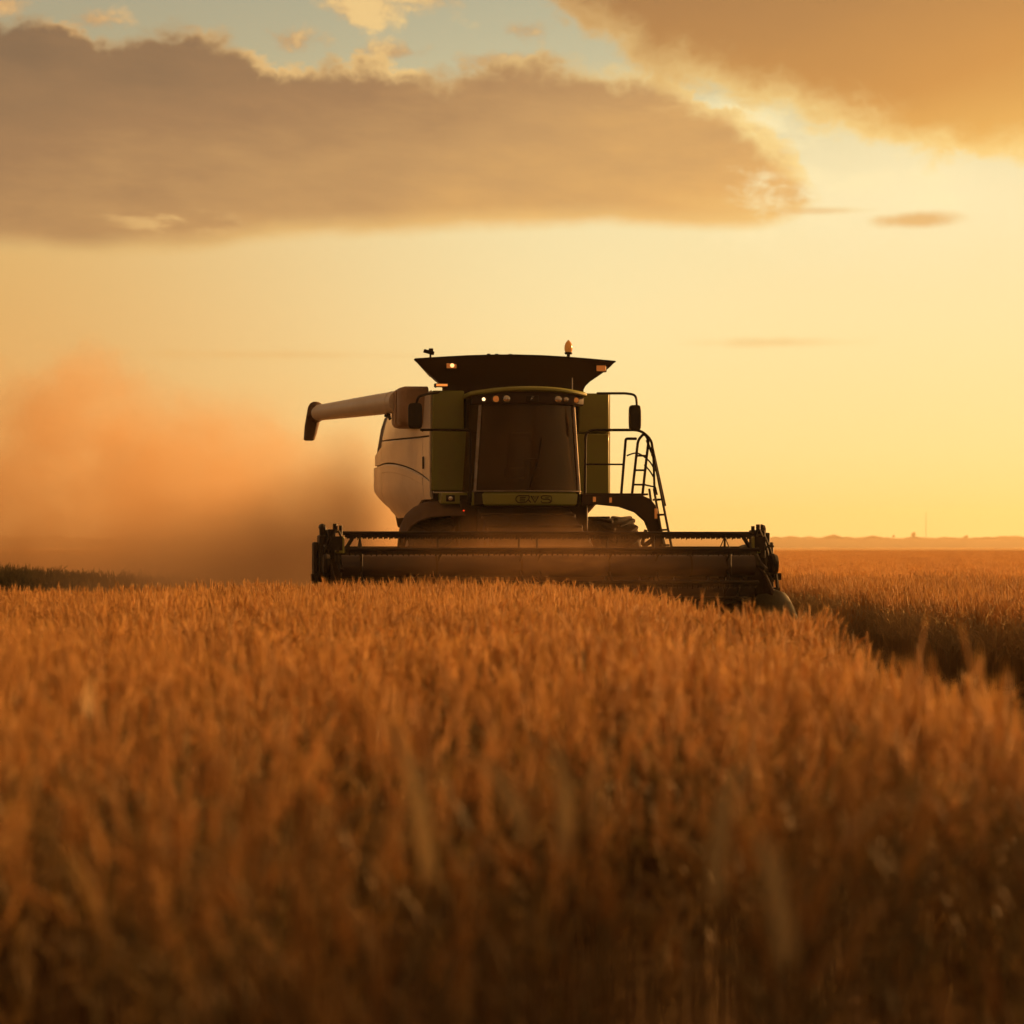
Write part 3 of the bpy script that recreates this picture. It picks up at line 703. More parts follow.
# wheels
def wheel(name, x, y, r, w, lugs):
    hub = MB(); hub.lathe([(.0,-w*.36),(r*.16,-w*.36),(r*.16,w*.36),(.0,w*.36)], (x,y,r), 'X', 16); hub = hub.build(name, M['black'], H)
    rm = MB(); rm.lathe([(r*.16,-w*.05),(r*.45,-w*.1),(r*.50,-w*.44),(r*.57,-w*.46),(r*.57,w*.46),(r*.50,w*.44),(r*.45,w*.1),(r*.16,w*.05)], (x,y,r), 'X', 28); rm.build('rim', M['rim'], hub)
    ty = MB(); ty.lathe([(r*.55,-w*.42),(r*.66,-w*.5),(r*.86,-w*.5),(r*.935,-w*.43),(r*.95,-w*.2),(r*.955,0),(r*.95,w*.2),(r*.935,w*.43),(r*.86,w*.5),(r*.66,w*.5),(r*.55,w*.42)], (x,y,r), 'X', 40)
    for k in range(lugs):
        for s_ in (-1, 1):
            q = 2*math.pi*(k+(.5 if s_ > 0 else 0))/lugs
            rot = Matrix.Rotation(q, 3, 'X') @ Matrix.Rotation(R(40)*s_, 3, 'Y')
            rot = Matrix.Rotation(q, 3, 'X')
            c_ = Vector((x, y, r))+rot @ Vector((s_*w*.25, 0, r*.95))
            ty.box(c_, (w*.52, r*.085, r*.07), rot @ Matrix.Rotation(R(38)*s_, 3, 'Z'))
    ty.build('tyre', M['rubber'], hub, .018)
wheel('front_wheel', -1.48, 1.0, .93, .74, 22); wheel('front_wheel', 1.49, 1.0, .93, .74, 22)
wheel('rear_wheel', -1.2, 5.3, .62, .46, 20); wheel('rear_wheel', 1.2, 5.3, .62, .46, 20)
# left wheel fender: rounded shoulder swept round the wheel
fd = []
for k in range(15):
    q = R(52+106*k/14)
    fd.append([(xx, 1.0-math.cos(q)*rr, .93+math.sin(q)*rr) for xx, rr in ((-1.93,.62),(-1.91,.80),(-1.84,.95),(-1.72,1.06),(-1.55,1.14),(-1.3,1.17),(-1.0,1.18))])
MB().sheet(fd, (.02,0,-.012)).build('fender', M['boot'], H, 0, 60)
# ---- the cutting header
hd = MB(); X0, X1 = -3.36, 2.84
hd.prism([(-2.62,.25),(-2.55,1.27),(-2.62,1.27),(-2.70,.55),(-3.1,.30),(-3.95,.27),(-3.95,.24),(-2.7,.2)], 'YZ', X0, X1)
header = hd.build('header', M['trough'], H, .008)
hb = MB(); hb.span((X0,-2.62,1.275),(X1,-2.52,1.36)); hb.build('top_beam', M['black'], header, .01)
cut = MB(); cut.span((X0,-4.06,.245),(X1,-3.955,.265))
for k in range(82):
    x = X0+.04+k*(X1-X0-.08)/81; cut.add([(x-.02,-4.0,.25),(x+.02,-4.0,.25),(x,-4.14,.256),(x,-4.0,.285)], [(0,1,2),(0,2,3),(1,3,2),(0,3,1)])
cut.build('cutter_bar', M['steel'], header)
agr = MB(); agr.tube([(X0+.03,-2.98,.66),(X1-.03,-2.98,.66)], .17, 18); auger_o = agr.build('feed_auger', M['drum'], header)
hel = MB()
for s_ in (-1, 1):
    xa = X0+.05 if s_ < 0 else X1-.05; xb = -.27+s_*.5; n = 120
    for k in range(n+1):
        t = k/n; x = xa+(xb-xa)*t; q = s_*t*2*math.pi*5
        hel.v += [(x, -2.98+math.cos(q)*.16, .66+math.sin(q)*.16), (x, -2.98+math.cos(q)*.29, .66+math.sin(q)*.29)]
        if k: i = len(hel.v); hel.f.append((i-4, i-3, i-1, i-2))
hel.build('flighting', M['steel'], header, 0)
RC = Vector((0, -3.62, 1.08)); RR = .465; xr0, xr1 = -3.28, 2.66
rt = MB(); rt.lathe([(.0,xr0),(.155,xr0),(.155,xr1),(.0,xr1)], (0, RC.y, RC.z), 'X', 28); rt.build('reel_tube', M['drum'], header, 0, 40)
arms = (-3.02, -1.95, -.74, .52, 1.72, 2.24)
for x in arms: MB().lathe([(.15,x-.014),(.163,x-.014),(.163,x+.014),(.15,x+.014)], (0, RC.y, RC.z), 'X', 28).build('reel_band', M['trough'], header)
for k in range(6):
    q = R(90+60*k); by, bz = RC.y+math.cos(q)*RR, RC.z+math.sin(q)*RR
    b_ = MB(); b_.tube([(xr0+.02,by,bz),(xr1-.02,by,bz)], .026, 8); b_.box(((xr0+xr1)/2,by,bz-.035), (xr1-xr0-.1,.012,.05))
    x = xr0+.08; j = 0
    while x < xr1-.06:
        L_ = .018+.006*((j*7) % 3)
        b_.tube([(x,by,bz-.02),(x+.004,by+.004,bz-.06),(x+.002,by+.01,bz-.062-L_)], [.014,.014,.006], 5)
        if k == 0: b_.box((x+.03,by-.012,bz-.062), (.036,.016,.03))
        x += .075; j += 1
    b_.build('reel_bat', M['black'], header)
for x in (-3.02, -1.92, -.76, -.50, .52, 1.20, 2.24):
    k0 = 6; ra = MB()
    for k in range(k0):
        q = R(90+60*k); ra.tube([(x,RC.y,RC.z),(x,RC.y+math.cos(q)*RR,RC.z+math.sin(q)*RR)], .016, 6)
        q2 = R(150+60*k); ra.tube([(x,RC.y+math.cos(q)*RR*.9,RC.z+math.sin(q)*RR*.9),(x,RC.y+math.cos(q2)*RR*.9,RC.z+math.sin(q2)*RR*.9)], .008, 4) if x in (-3.02, 2.24) else None
    ra.build('reel_spider', M['black'], header)
for x in (-3.31, 2.76): MB().tube([(x,-2.58,1.33),(x,-3.1,1.36),(x,RC.y,RC.z+.02),(x,-4.0,1.02)], [.05,.05,.045,.03], 8).build('reel_arm', M['black'], header)
# end shields with their drives, hoses and dividers
shape = [(-2.4,.22),(-2.4,1.22),(-2.62,1.30),(-3.0,1.12),(-3.5,.95),(-4.1,.62),(-4.55,.40),(-4.55,.26),(-3.9,.2)]
for s_, xe in ((-1, X0), (1, X1)):
    e = MB(); e.prism(shape, 'YZ', xe, xe+s_*.06); es_ = e.build('end_shield', M['dark'], header, .012)
    g = MB()
    g.lathe([(.0,-.04),(.14,-.04),(.16,0),(.14,.05),(.0,.05)], (xe+s_*.13, RC.y+.05, 1.1), 'X', 20)
    g.lathe([(.0,-.03),(.13,-.03),(.13,.03),(.0,.03)], (xe+s_*.13, -2.9, 1.25), 'X', 16)
    g.lathe([(.0,-.03),(.17,-.03),(.17,.03),(.0,.03)], (xe+s_*.13, -2.95, .62), 'X', 16)
    g.tube([(xe+s_*.13,-2.9,1.38),(xe+s_*.13,RC.y+.05,1.36)], .018, 6); g.tube([(xe+s_*.13,-2.9,1.12),(xe+s_*.13,RC.y+.05,.86)], .018, 6)
    g.build('reel_drive', M['black'], header)
    pl = MB()
    pl.span((xe-s_*.02,-3.35,1.18),(xe+s_*.08,-2.75,1.60)) ; pl.span((xe+s_*.09,-3.2,.85),(xe+s_*.19,-2.7,1.56 if s_ > 0 else 1.52))
    pl.span((xe+s_*.20,-3.1,.72),(xe+s_*.27,-2.75,1.42))
    pl.build('end_cover', M['black'], header, .02)
    tw = MB()
    tw.tube([(xe-s_*.02,-3.3,1.55),(xe-s_*.02,-3.3,1.68)], .035, 7); tw.tube([(xe-s_*.10,-3.3,1.52),(xe-s_*.10,-3.3,1.655)], .028, 7)
    tw.tube(corner([(xe+s_*.13,-3.0,1.50),(xe+s_*.13,-3.0,1.635),(xe+s_*.13,-2.8,1.635)], .04), .05, 8)
    tw.tube(bez([(xe-s_*.02,-3.36,1.6),(xe+s_*.04,-3.4,1.44),(xe+s_*.10,-3.42,1.2),(xe+s_*.06,-3.44,.9)]), .022, 6)
    tw.tube(bez([(xe+s_*.06,-3.36,1.5),(xe+s_*.14,-3.38,1.3),(xe+s_*.2,-3.4,1.05),(xe+s_*.25,-3.35,.82),(xe+s_*.27,-3.3,.70)]), .026, 6)
    tw.tube(bez([(xe-s_*.06,-3.38,1.58),(xe-s_*.10,-3.42,1.45),(xe-s_*.04,-3.45,1.28)]), .018, 6)
    tw.tube([(xe-s_*.27,-3.4,1.5),(xe-s_*.10,-3.4,1.22)], .03, 6)
    tw.box((xe+s_*.25,-3.25,.92), (.13,.2,.10)); tw.box((xe+s_*.24,-3.25,.70), (.10,.2,.12)); tw.box((xe-s_*.03,-3.4,1.40), (.16,.1,.20))
    tw.build('hose', M['black'], header)
    bx = MB(); bx.span((xe-s_*.14,-3.44,1.26),(xe-s_*.02,-3.36,1.50)); bx.build('valve_block', M['lime'], header, .015)
    # pointed crop divider with a rounded back
    dvd = MB(); rgs = []
    for yy, w, zt, zb in ((-3.2,.19,.72,.22),(-3.7,.20,.75,.16),(-4.1,.195,.72,.12),(-4.45,.15,.58,.1),(-4.8,.10,.38,.08),(-5.0,.02,.16,.09)):
        cxx = xe+s_*.10
        rgs.append([(cxx+math.cos(q)*w, yy, zb+(zt-zb)*(.25+.75*math.sin(q))) for q in [math.pi*i/10 for i in range(11)]]+[(cxx-w*.9,yy,zb),(cxx+w*.9,yy,zb)])
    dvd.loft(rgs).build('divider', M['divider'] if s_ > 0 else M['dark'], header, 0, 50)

# ------------------------------------------------------------------ wheat
def rotv(v, axis, a): return Quaternion(axis, a) @ v
class WB:
    """wheat geometry with a value per stalk and two materials"""
    def __init__(s): s.v = []; s.f = []; s.m = []; s.t = []
    def add(s, v, f, m, t):
        k = len(s.v); s.v += v; s.f += [tuple(i+k for i in q) for q in f]; s.m += [m]*len(f); s.t += [t]*len(v)
    def strand(s, pts, rr, m, t, n=3):
        v = []; f = []
        for i, p in enumerate(pts):
            d = (pts[min(i+1, len(pts)-1)]-pts[max(i-1, 0)]).normalized(); a = d.orthogonal().normalized(); b = d.cross(a)
            for j in range(n):
                q = 2*math.pi*j/n; o = (a*math.cos(q)+b*math.sin(q))*rr[i]; v.append(tuple(p+o))
        for i in range(len(pts)-1):
            for j in range(n):
                f.append((i*n+j, i*n+(j+1) % n, (i+1)*n+(j+1) % n, (i+1)*n+j))
        s.add(v, f, m, t)
    def blade(s, pts, ww, m, t, wdir):
        v = []; f = []
        for p, w in zip(pts, ww):
            v += [tuple(p-wdir*w/2), tuple(p+wdir*w/2)]
        for i in range(len(pts)-1): f.append((2*i, 2*i+1, 2*i+3, 2*i+2))
        s.add(v, f, m, t)
    def mesh(s, name):
        me = bpy.data.meshes.new(name); me.from_pydata(s.v, [], s.f)
        me.materials.append(M['straw']); me.materials.append(M['ear'])
        me.polygons.foreach_set('material_index', s.m)
        a = me.attributes.new('tint', 'FLOAT', 'POINT'); a.data.foreach_set('value', s.t)
        me.shade_smooth(); me.update(); return me

def stem_points(x, y, h, rg, lean=.07):
    q = rg.uniform(0, 2*math.pi); l = abs(rg.gauss(0, lean)); d = Vector((math.cos(q), math.sin(q), 0))
    return [Vector((x, y, 0))+d*(l*h*t**1.8)+Vector((0, 0, h*t)) for t in (0, .35, .7, 1.)], d, l
def add_ear(wb, p, dirv, L, rg, t, awn=.035):
    dirv = dirv.normalized(); a = dirv.orthogonal().normalized(); a = rotv(a, dirv, rg.uniform(0, 6.28)); b = dirv.cross(a)
    n = 10; bend = rg.uniform(-.5, .5)
    for k in range(n):
        for s_ in (-1, 1):
            u = (k+(.5 if s_ > 0 else 0))/n
            taper = (.65+.7*math.sin(math.pi*min(1, .15+.8*u)))*1.
            c = p+dirv*(L*u)+b*(bend*L*u*u*.3)+a*s_*.0030*taper
            ax_ = (dirv*.85+a*s_*.45).normalized(); l = .0088; w = .0030*taper
            e = ax_.orthogonal().normalized(); g = ax_.cross(e)
            v = [c-ax_*l*.7, c+ax_*l, c+e*w, c-e*w, c+g*w, c-g*w]
            wb.add([tuple(q) for q in v], [(0,4,2),(0,3,4),(0,5,3),(0,2,5),(1,2,4),(1,4,3),(1,3,5),(1,5,2)], 1, t)
            if awn and (k % 2 == 0 or k > 5):
                tip = c+(dirv+a*s_*rg.uniform(.1,.4)+b*rg.uniform(-.3,.3)).normalized()*rg.uniform(.5, 1.2)*awn
                wb.add([tuple(c+g*.0006), tuple(c-g*.0006), tuple(tip)], [(0,1,2)], 1, t)
def add_leaf(wb, p, q, L, w, droop, rg, t, up=1.1):
    d = Vector((math.cos(q), math.sin(q), 0)); wd = Vector((-d.y, d.x, 0)); wd = (wd+Vector((0,0,rg.uniform(-.6,.6)))).normalized()
    pts = [Vector(p)]; ang = up; n = 6
    for i in range(n):
        pts.append(pts[-1]+(d*math.cos(ang)+Vector((0,0,1))*math.sin(ang))*L/n); ang -= droop/n*(.6+.8*i/n)
    wb.blade(pts, [w*k for k in (.6,1.,1.,.9,.7,.42,.06)], 0, t, wd)
def add_stalk(wb, x, y, h, rg, leaves=2, lean=.07):
    pts, d, l = stem_points(x, y, h*.88, rg, lean); t = min(1, max(0, rg.gauss(.5, .32)))
    wb.strand(pts, [.0022,.002,.0017,.0013], 0, t)
    dv_ = (pts[3]-pts[2]).normalized(); nod = rg.random()
    ed = (dv_+d*rg.uniform(0, .35)+Vector((0,0,.3))).normalized() if nod < .85 else (dv_+d*1.1).normalized()
    add_ear(wb, pts[3], ed, rg.uniform(.075,.12), rg, t, .05)
    for k in range(leaves):
        f_ = rg.uniform(.35, .86); i = 1 if f_ < .7 else 2
        p = pts[i].lerp(pts[i+1], (f_-.35)/.35 if i == 1 else (f_-.7)/.3)
        add_leaf(wb, p, rg.uniform(0, 6.28), rg.uniform(.14,.32), rg.uniform(.007,.013), rg.uniform(.8,2.8), rg, min(1, max(0, rg.gauss(.42,.28))))
def patch(name, size, n, seed, sd_=.055, leaves=2):
    rg = random.Random(seed); wb = WB()
    for k in range(n):
        h = rg.gauss(.70, sd_) if rg.random() > .06 else rg.uniform(.76, .85)
        add_stalk(wb, rg.uniform(-.55,.55)*size, rg.uniform(-.55,.55)*size, h, rg, leaves, .09)
    return bpy.data.objects.new(name, wb.mesh(name))

PLANTS = []
def hnoise(x, y):
    return np.sin(x*1.9+.7*y)+np.sin(y*1.3-x*.8+2)+np.sin(x*4.1-y*2.7+1)*.7+np.sin(x*3.3+y*5.1)*.6
def scatter(name, pts, variants, seed, smin, smax, label=None):
    """one object: a cloud of points, each carrying a copy of one of the small clumps"""
    pts = np.asarray(pts); n = len(pts); rg = np.random.default_rng(seed)
    me = bpy.data.meshes.new(name); me.vertices.add(n); me.vertices.foreach_set('co', pts.astype(np.float32).ravel())
    a = me.attributes.new('rot', 'FLOAT_VECTOR', 'POINT'); rv = np.zeros((n, 3), np.float32); rv[:, 2] = rg.uniform(0, 6.283, n); a.data.foreach_set('vector', rv.ravel())
    a = me.attributes.new('scl', 'FLOAT_VECTOR', 'POINT'); sv = np.ones((n, 3), np.float32); sv[:, 2] = rg.uniform(smin, smax, n)*(1+.035*hnoise(pts[:, 0], pts[:, 1])); a.data.foreach_set('vector', sv.ravel())
    a = me.attributes.new('idx', 'INT', 'POINT'); a.data.foreach_set('value', rg.integers(0, len(variants), n).astype(np.int32))
    o = bpy.data.objects.new(name, me); COL.objects.link(o)
    ng = bpy.data.node_groups.new(name+'_nodes', 'GeometryNodeTree')
    ng.interface.new_socket('Geometry', in_out='INPUT', socket_type='NodeSocketGeometry'); ng.interface.new_socket('Geometry', in_out='OUTPUT', socket_type='NodeSocketGeometry')
    nn, ll = ng.nodes, ng.links
    gi, go = nn.new('NodeGroupInput'), nn.new('NodeGroupOutput'); ip = nn.new('GeometryNodeInstanceOnPoints'); jn = nn.new('GeometryNodeJoinGeometry')
    ll.new(gi.outputs[0], ip.inputs['Points'])
    for vv in variants:
        oi = nn.new('GeometryNodeObjectInfo'); oi.inputs['Object'].default_value = vv; oi.inputs['As Instance'].default_value = True
        ll.new(oi.outputs['Geometry'], jn.inputs[0])
    ll.new(jn.outputs[0], ip.inputs['Instance']); ip.inputs['Pick Instance'].default_value = True
    def na(nm, ty):
        q = nn.new('GeometryNodeInputNamedAttribute'); q.data_type = ty; q.inputs['Name'].default_value = nm
        return next(s for s in q.outputs if s.enabled and s.name == 'Attribute')
    ll.new(na('idx', 'INT'), ip.inputs['Instance Index'])
    er = nn.new('FunctionNodeEulerToRotation'); ll.new(na('rot', 'FLOAT_VECTOR'), er.inputs[0]); ll.new(er.outputs[0], ip.inputs['Rotation'])
    ll.new(na('scl', 'FLOAT_VECTOR'), ip.inputs['Scale'])
    ll.new(ip.outputs[0], go.inputs[0])
    md = o.modifiers.new('scatter', 'NODES'); md.node_group = ng
    return o

fine = [patch('wheat_clump', .30, 34, 100+i) for i in range(9)]
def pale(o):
    o.data.materials[0] = M['straw_lit']; o.data.materials[1] = M['ear_lit']; return o
def shade_tone(o):
    o.data.materials[0] = M['straw_shade']; o.data.materials[1] = M['ear_shade']; return o
shade_toned = [shade_tone(patch('shade_tone_clump', .30, 30, 500+i)) for i in range(5)]  # wheat darkened in colour for the strip's unlit front
def lit_stems(o):
    c = bpy.data.objects.new(o.name, o.data.copy()); c.data.materials[0] = M['straw_lit']; return c
lane = [lit_stems(o) for o in fine]  # stem colour lightened to brighten the shaded wall of the lane
sparse = [patch('wheat_clump', .30, 17, 400+i, .085, 3) for i in range(9)]
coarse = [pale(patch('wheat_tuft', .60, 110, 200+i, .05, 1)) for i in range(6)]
rg = np.random.default_rng(3)
def grid(x0, x1, y0, y1, d):
    a, b = np.meshgrid(np.arange(x0, x1, d), np.arange(y0, y1, d)); p = np.stack([a.ravel(), b.ravel()], 1)
    return p+rg.uniform(-.45*d, .45*d, p.shape)
def wob(y, k=0.): return .10*np.sin(y*.9+k)+.07*np.sin(y*2.3+1+k)
# near crop: everything the header has not yet reached
p = grid(-14, 2.4, .75, 38, .27)
edge_x = 1.90+wob(p[:, 1])*.7-.32*np.clip((14-p[:, 1])/6, 0, 1)
keep = (p[:, 0] < edge_x) & (p[:, 0] > -.30*p[:, 1]-1.6) & (p[:, 1] < 33.35+.157*p[:, 0]+np.where(p[:, 0] < -3.75, 1.6, 0.))
p = p[keep]
drop = rg.uniform(0, 1, len(p)) < np.clip(.30-.20*hnoise(p[:, 0]*1.3, p[:, 1]*1.3), 0, .75)*np.clip((10-p[:, 1])/5, 0, 1)
for (qx, qy) in ((588,3.3),(425,3.2),(528,3.1),(563,3.4),(716,3.2),(838,2.9),(92,4.2),(785,2.7)):
    t = p[:, 1]/qy; drop |= (np.abs(p[:, 0]-(qx-512)/2418*qy*t) < .17) & (t < 1.02) & (t > .45)
drop |= (p[:, 1] < 5.2) & (rg.uniform(0, 1, len(p)) < .50*np.clip((5.4-p[:, 1])/1.2, 0, 1)*np.clip((p[:, 0]+.9)/.5, .25, 1))
p = p[~drop]
pz = np.column_stack([p, zg(p[:, 0], p[:, 1])]); nearm = p[:, 1] < 7.5
tag(scatter('wheat', pz[nearm], sparse, 6, .90, 1.12), kind='stuff')
pz = pz[~nearm]
tag(scatter('wheat', pz, fine, 1, .92, 1.08), kind='stuff')
# crop beyond the cut lane, running to the far fields
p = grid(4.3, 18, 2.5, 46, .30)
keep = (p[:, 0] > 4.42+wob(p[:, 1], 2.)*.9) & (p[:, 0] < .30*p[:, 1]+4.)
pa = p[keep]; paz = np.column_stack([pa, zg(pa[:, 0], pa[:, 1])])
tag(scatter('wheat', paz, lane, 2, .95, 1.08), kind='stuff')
p = grid(4.3, 50, 46, 120, .62); keep = (p[:, 0] > 4.6+wob(p[:, 1])) & (p[:, 0] < .30*p[:, 1]+2) & (np.abs(p[:, 1]-67) > .9)
pb = p[keep]
p = grid(5, 75, 120, 207, .85); keep = (p[:, 0] > 5+wob(p[:, 1])) & (p[:, 0] < .30*p[:, 1]+2) & (np.abs(p[:, 1]-140) > 2.2)
pb = np.concatenate([pb, p[keep]])
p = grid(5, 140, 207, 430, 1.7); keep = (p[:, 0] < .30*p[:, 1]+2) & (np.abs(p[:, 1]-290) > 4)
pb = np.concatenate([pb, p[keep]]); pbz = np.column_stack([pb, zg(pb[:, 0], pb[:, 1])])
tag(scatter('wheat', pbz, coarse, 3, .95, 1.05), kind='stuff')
# the standing strip on the far left rise
p = grid(-26, -5.6, 44.5, 50, .34); keep = (p[:, 1] > 45+wob(p[:, 0]*.8)*1.2) & (p[:, 1] < 49.5); p = p[keep]
tag(scatter('wheat', np.column_stack([p, zg(p[:, 0], p[:, 1])]), shade_toned, 4, .93, 1.05), kind='stuff')

# stubble and loose straw in the cut lane and behind the machine
def stub_patch(seed):
    rg_ = random.Random(seed); wb = WB()
    for r_ in range(4):
        for k in range(16):
            x, y = -.3+.6*k/15+rg_.gauss(0,.012), -.24+.16*r_+rg_.gauss(0,.012); h = rg_.uniform(.10,.19)
            wb.strand([Vector((x,y,0)), Vector((x+rg_.gauss(0,.02),y+rg_.gauss(0,.02),h))], [.0028,.0024], 0, rg_.random())
    for k in range(40):
        x, y, q, L = rg_.uniform(-.3,.3), rg_.uniform(-.3,.3), rg_.uniform(0,6.28), rg_.uniform(.06,.3); z = rg_.uniform(.01,.13)
        d = Vector((math.cos(q), math.sin(q), rg_.gauss(0,.25)))*L
        wb.blade([Vector((x,y,z)), Vector((x,y,z))+d*.5+Vector((0,0,.01)), Vector((x,y,z))+d], [.005,.005,.004], 0, rg_.random(), Vector((-math.sin(q), math.cos(q), .4)).normalized())
    me = wb.mesh('stubble_tuft'); me.materials.clear(); me.materials.append(M['stub']); me.materials.append(M['stub'])
    return bpy.data.objects.new('stubble_tuft', me)
stubs = [stub_patch(300+i) for i in range(5)]
p = grid(1.7, 4.7, 4, 46, .5); q = grid(-14, 4.5, 36.5, 60, .6)
p = np.concatenate([p, q]); p = p[~((p[:, 1] > 33) & (p[:, 1] < 36.5) & (p[:, 0] < 3.6))]
tag(scatter('stubble', np.column_stack([p, zg(p[:, 0], p[:, 1])]), stubs, 5, .8, 1.15), kind='stuff')

# the blurred leaves one can tell apart in the foreground: one plant each
def plant(x, y, top, leaf, label, ear=False, tint=.7, seed=1):
    """leaf: base height fraction, control points of the blade relative to its base, width"""
    z0 = float(zg(x, y)); ztop = 1.35-(top-14-547)/2418*y; h = (ztop-z0-max(q[2] for q in leaf[0]))/.695
    o = empty('wheat_plant', (x, y, z0)); tag(o, label, 'wheat plant', 'wheat plants in front of the camera')
    rg_ = random.Random(seed); wb = WB(); pts, d, l = stem_points(0, 0, h, rg_, .03)
    wb.strand(pts, [.0024,.0022,.0019,.0015], 0, .5, 5); a = bpy.data.objects.new('stem', wb.mesh('stem')); COL.objects.link(a); a.parent = o
    base = pts[2].lerp(pts[3], .3)
    wb = WB(); bp = [base]+[base+Vector(q) for q in leaf[0]]; bp = bez(bp, 5); n = len(bp)
    ww = [leaf[1]*(1-(i/(n-1))**3)*(.7+.3*min(1, i/4)) for i in range(n)]; ww[-1] = .001
    wb.blade(bp, [q*1.15 for q in ww], 0, tint, Vector((1, .25, .1)).normalized() if leaf[2] is None else Vector(leaf[2]).normalized())
    me_ = wb.mesh('leaf'); me_.materials[0] = M['straw_lit']; a = bpy.data.objects.new('leaf', me_); COL.objects.link(a); a.parent = o  # leaf colour paled so the blade looks sunlit
    if ear:
        wb = WB(); add_ear(wb, pts[3], pts[3]-pts[2], .09, rg_, .7); a = bpy.data.objects.new('ear', wb.mesh('ear')); COL.objects.link(a); a.parent = o
def at(px, y): return (px-512)/2418*y
plant(at(588,3.3), 3.3, 808, ([(.0,0,.07),(.012,0,.12),(.04,0,.15),(.065,0,.135)], .021, (.3,.9,.3)), 'wheat plant whose leaf curls over to the right like a hook')
plant(at(425,3.2), 3.2, 796, ([(-.01,0,.08),(-.03,0,.15),(-.055,0,.22)], .020, None), 'wheat plant with a long straight leaf tilted up to the left', seed=2)
plant(at(528,3.1), 3.1, 842, ([(-.02,0,.05),(-.05,0,.095),(-.085,0,.12)], .019, None), 'wheat plant with a short leaf bent over to the left', seed=3)
plant(at(563,3.4), 3.4, 812, ([(.002,0,.07),(-.004,0,.13),(-.014,0,.18)], .019, None), 'wheat plant with an upright narrow bright leaf', seed=4)
plant(at(716,3.2), 3.2, 832, ([(.004,0,.08),(.018,0,.15),(.045,0,.20)], .022, None), 'wheat plant with a grey leaf leaning to the right', tint=.35, seed=5)
plant(at(838,2.9), 2.9, 886, ([(.01,0,.06),(.05,0,.10),(.11,0,.115)], .017, (.2,.8,.6)), 'wheat plant with a grey leaf arched flat to the right', tint=.25, seed=6)
plant(at(92,4.2), 4.2, 752, ([(.0,0,.04),(.012,0,.07),(.03,0,.065)], .021, (.3,.9,.3)), 'wheat plant with a small bright leaf curl beside dark gaps', seed=7)
plant(at(785,2.7), 2.7, 926, ([(-.005,0,.06),(-.02,0,.12),(-.03,0,.15)], .022, None), 'wheat plant with a pale grey leaf low among dark stems', tint=.2, seed=8)

# added tree, out of view to the right, put there to shade the nearest crop
TX, TY = 12.7, 9.85
ft = empty('added_shade_tree', (TX, TY, float(zg(TX, TY))))
tag(ft, 'added leafy tree out of view, placed to shade the nearest wheat', 'tree')
rt_ = random.Random(21); tr = MB()
tr.tube([(0,0,-.1),(.05,.02,.8),(-.04,.05,1.7),(.03,0,2.8),(0,.02,4.4)], [.24,.19,.16,.12,.06], 9)
tips = []
for k in range(20):
    a = k*2.4; z0 = 1.4+.13*k; r_ = rt_.uniform(1.5, 2.9)*(1-.025*k); e = Vector((math.cos(a)*r_, math.sin(a)*r_, z0+rt_.uniform(.5, 1.4)))
    tr.tube(bez([(0,0,z0),(e.x*.45,e.y*.45,z0+.25),tuple(e)], 4), [.09-.008*j for j in range(9)], 6); tips.append(e)
tr.build('trunk', M['dark'], ft)
cr = MB()
for k in range(9800):
    e = rt_.choice(tips); d = Vector((rt_.gauss(0,1), rt_.gauss(0,1), rt_.gauss(0,1))).normalized()*rt_.random()**.5*1.2
    p_ = e*rt_.uniform(.72, 1.03)+Vector((d.x, d.y, d.z*.7)); s_ = rt_.uniform(.07, .15)
    a = Vector((rt_.gauss(0,1), rt_.gauss(0,1), rt_.gauss(0,1))).normalized()*s_; b = a.orthogonal().normalized()*s_*.6
    cr.add([p_-a, p_+b, p_+a, p_-b], [(0,1,2,3)])
cr.build('crown', M['treef'], ft, smooth=0)

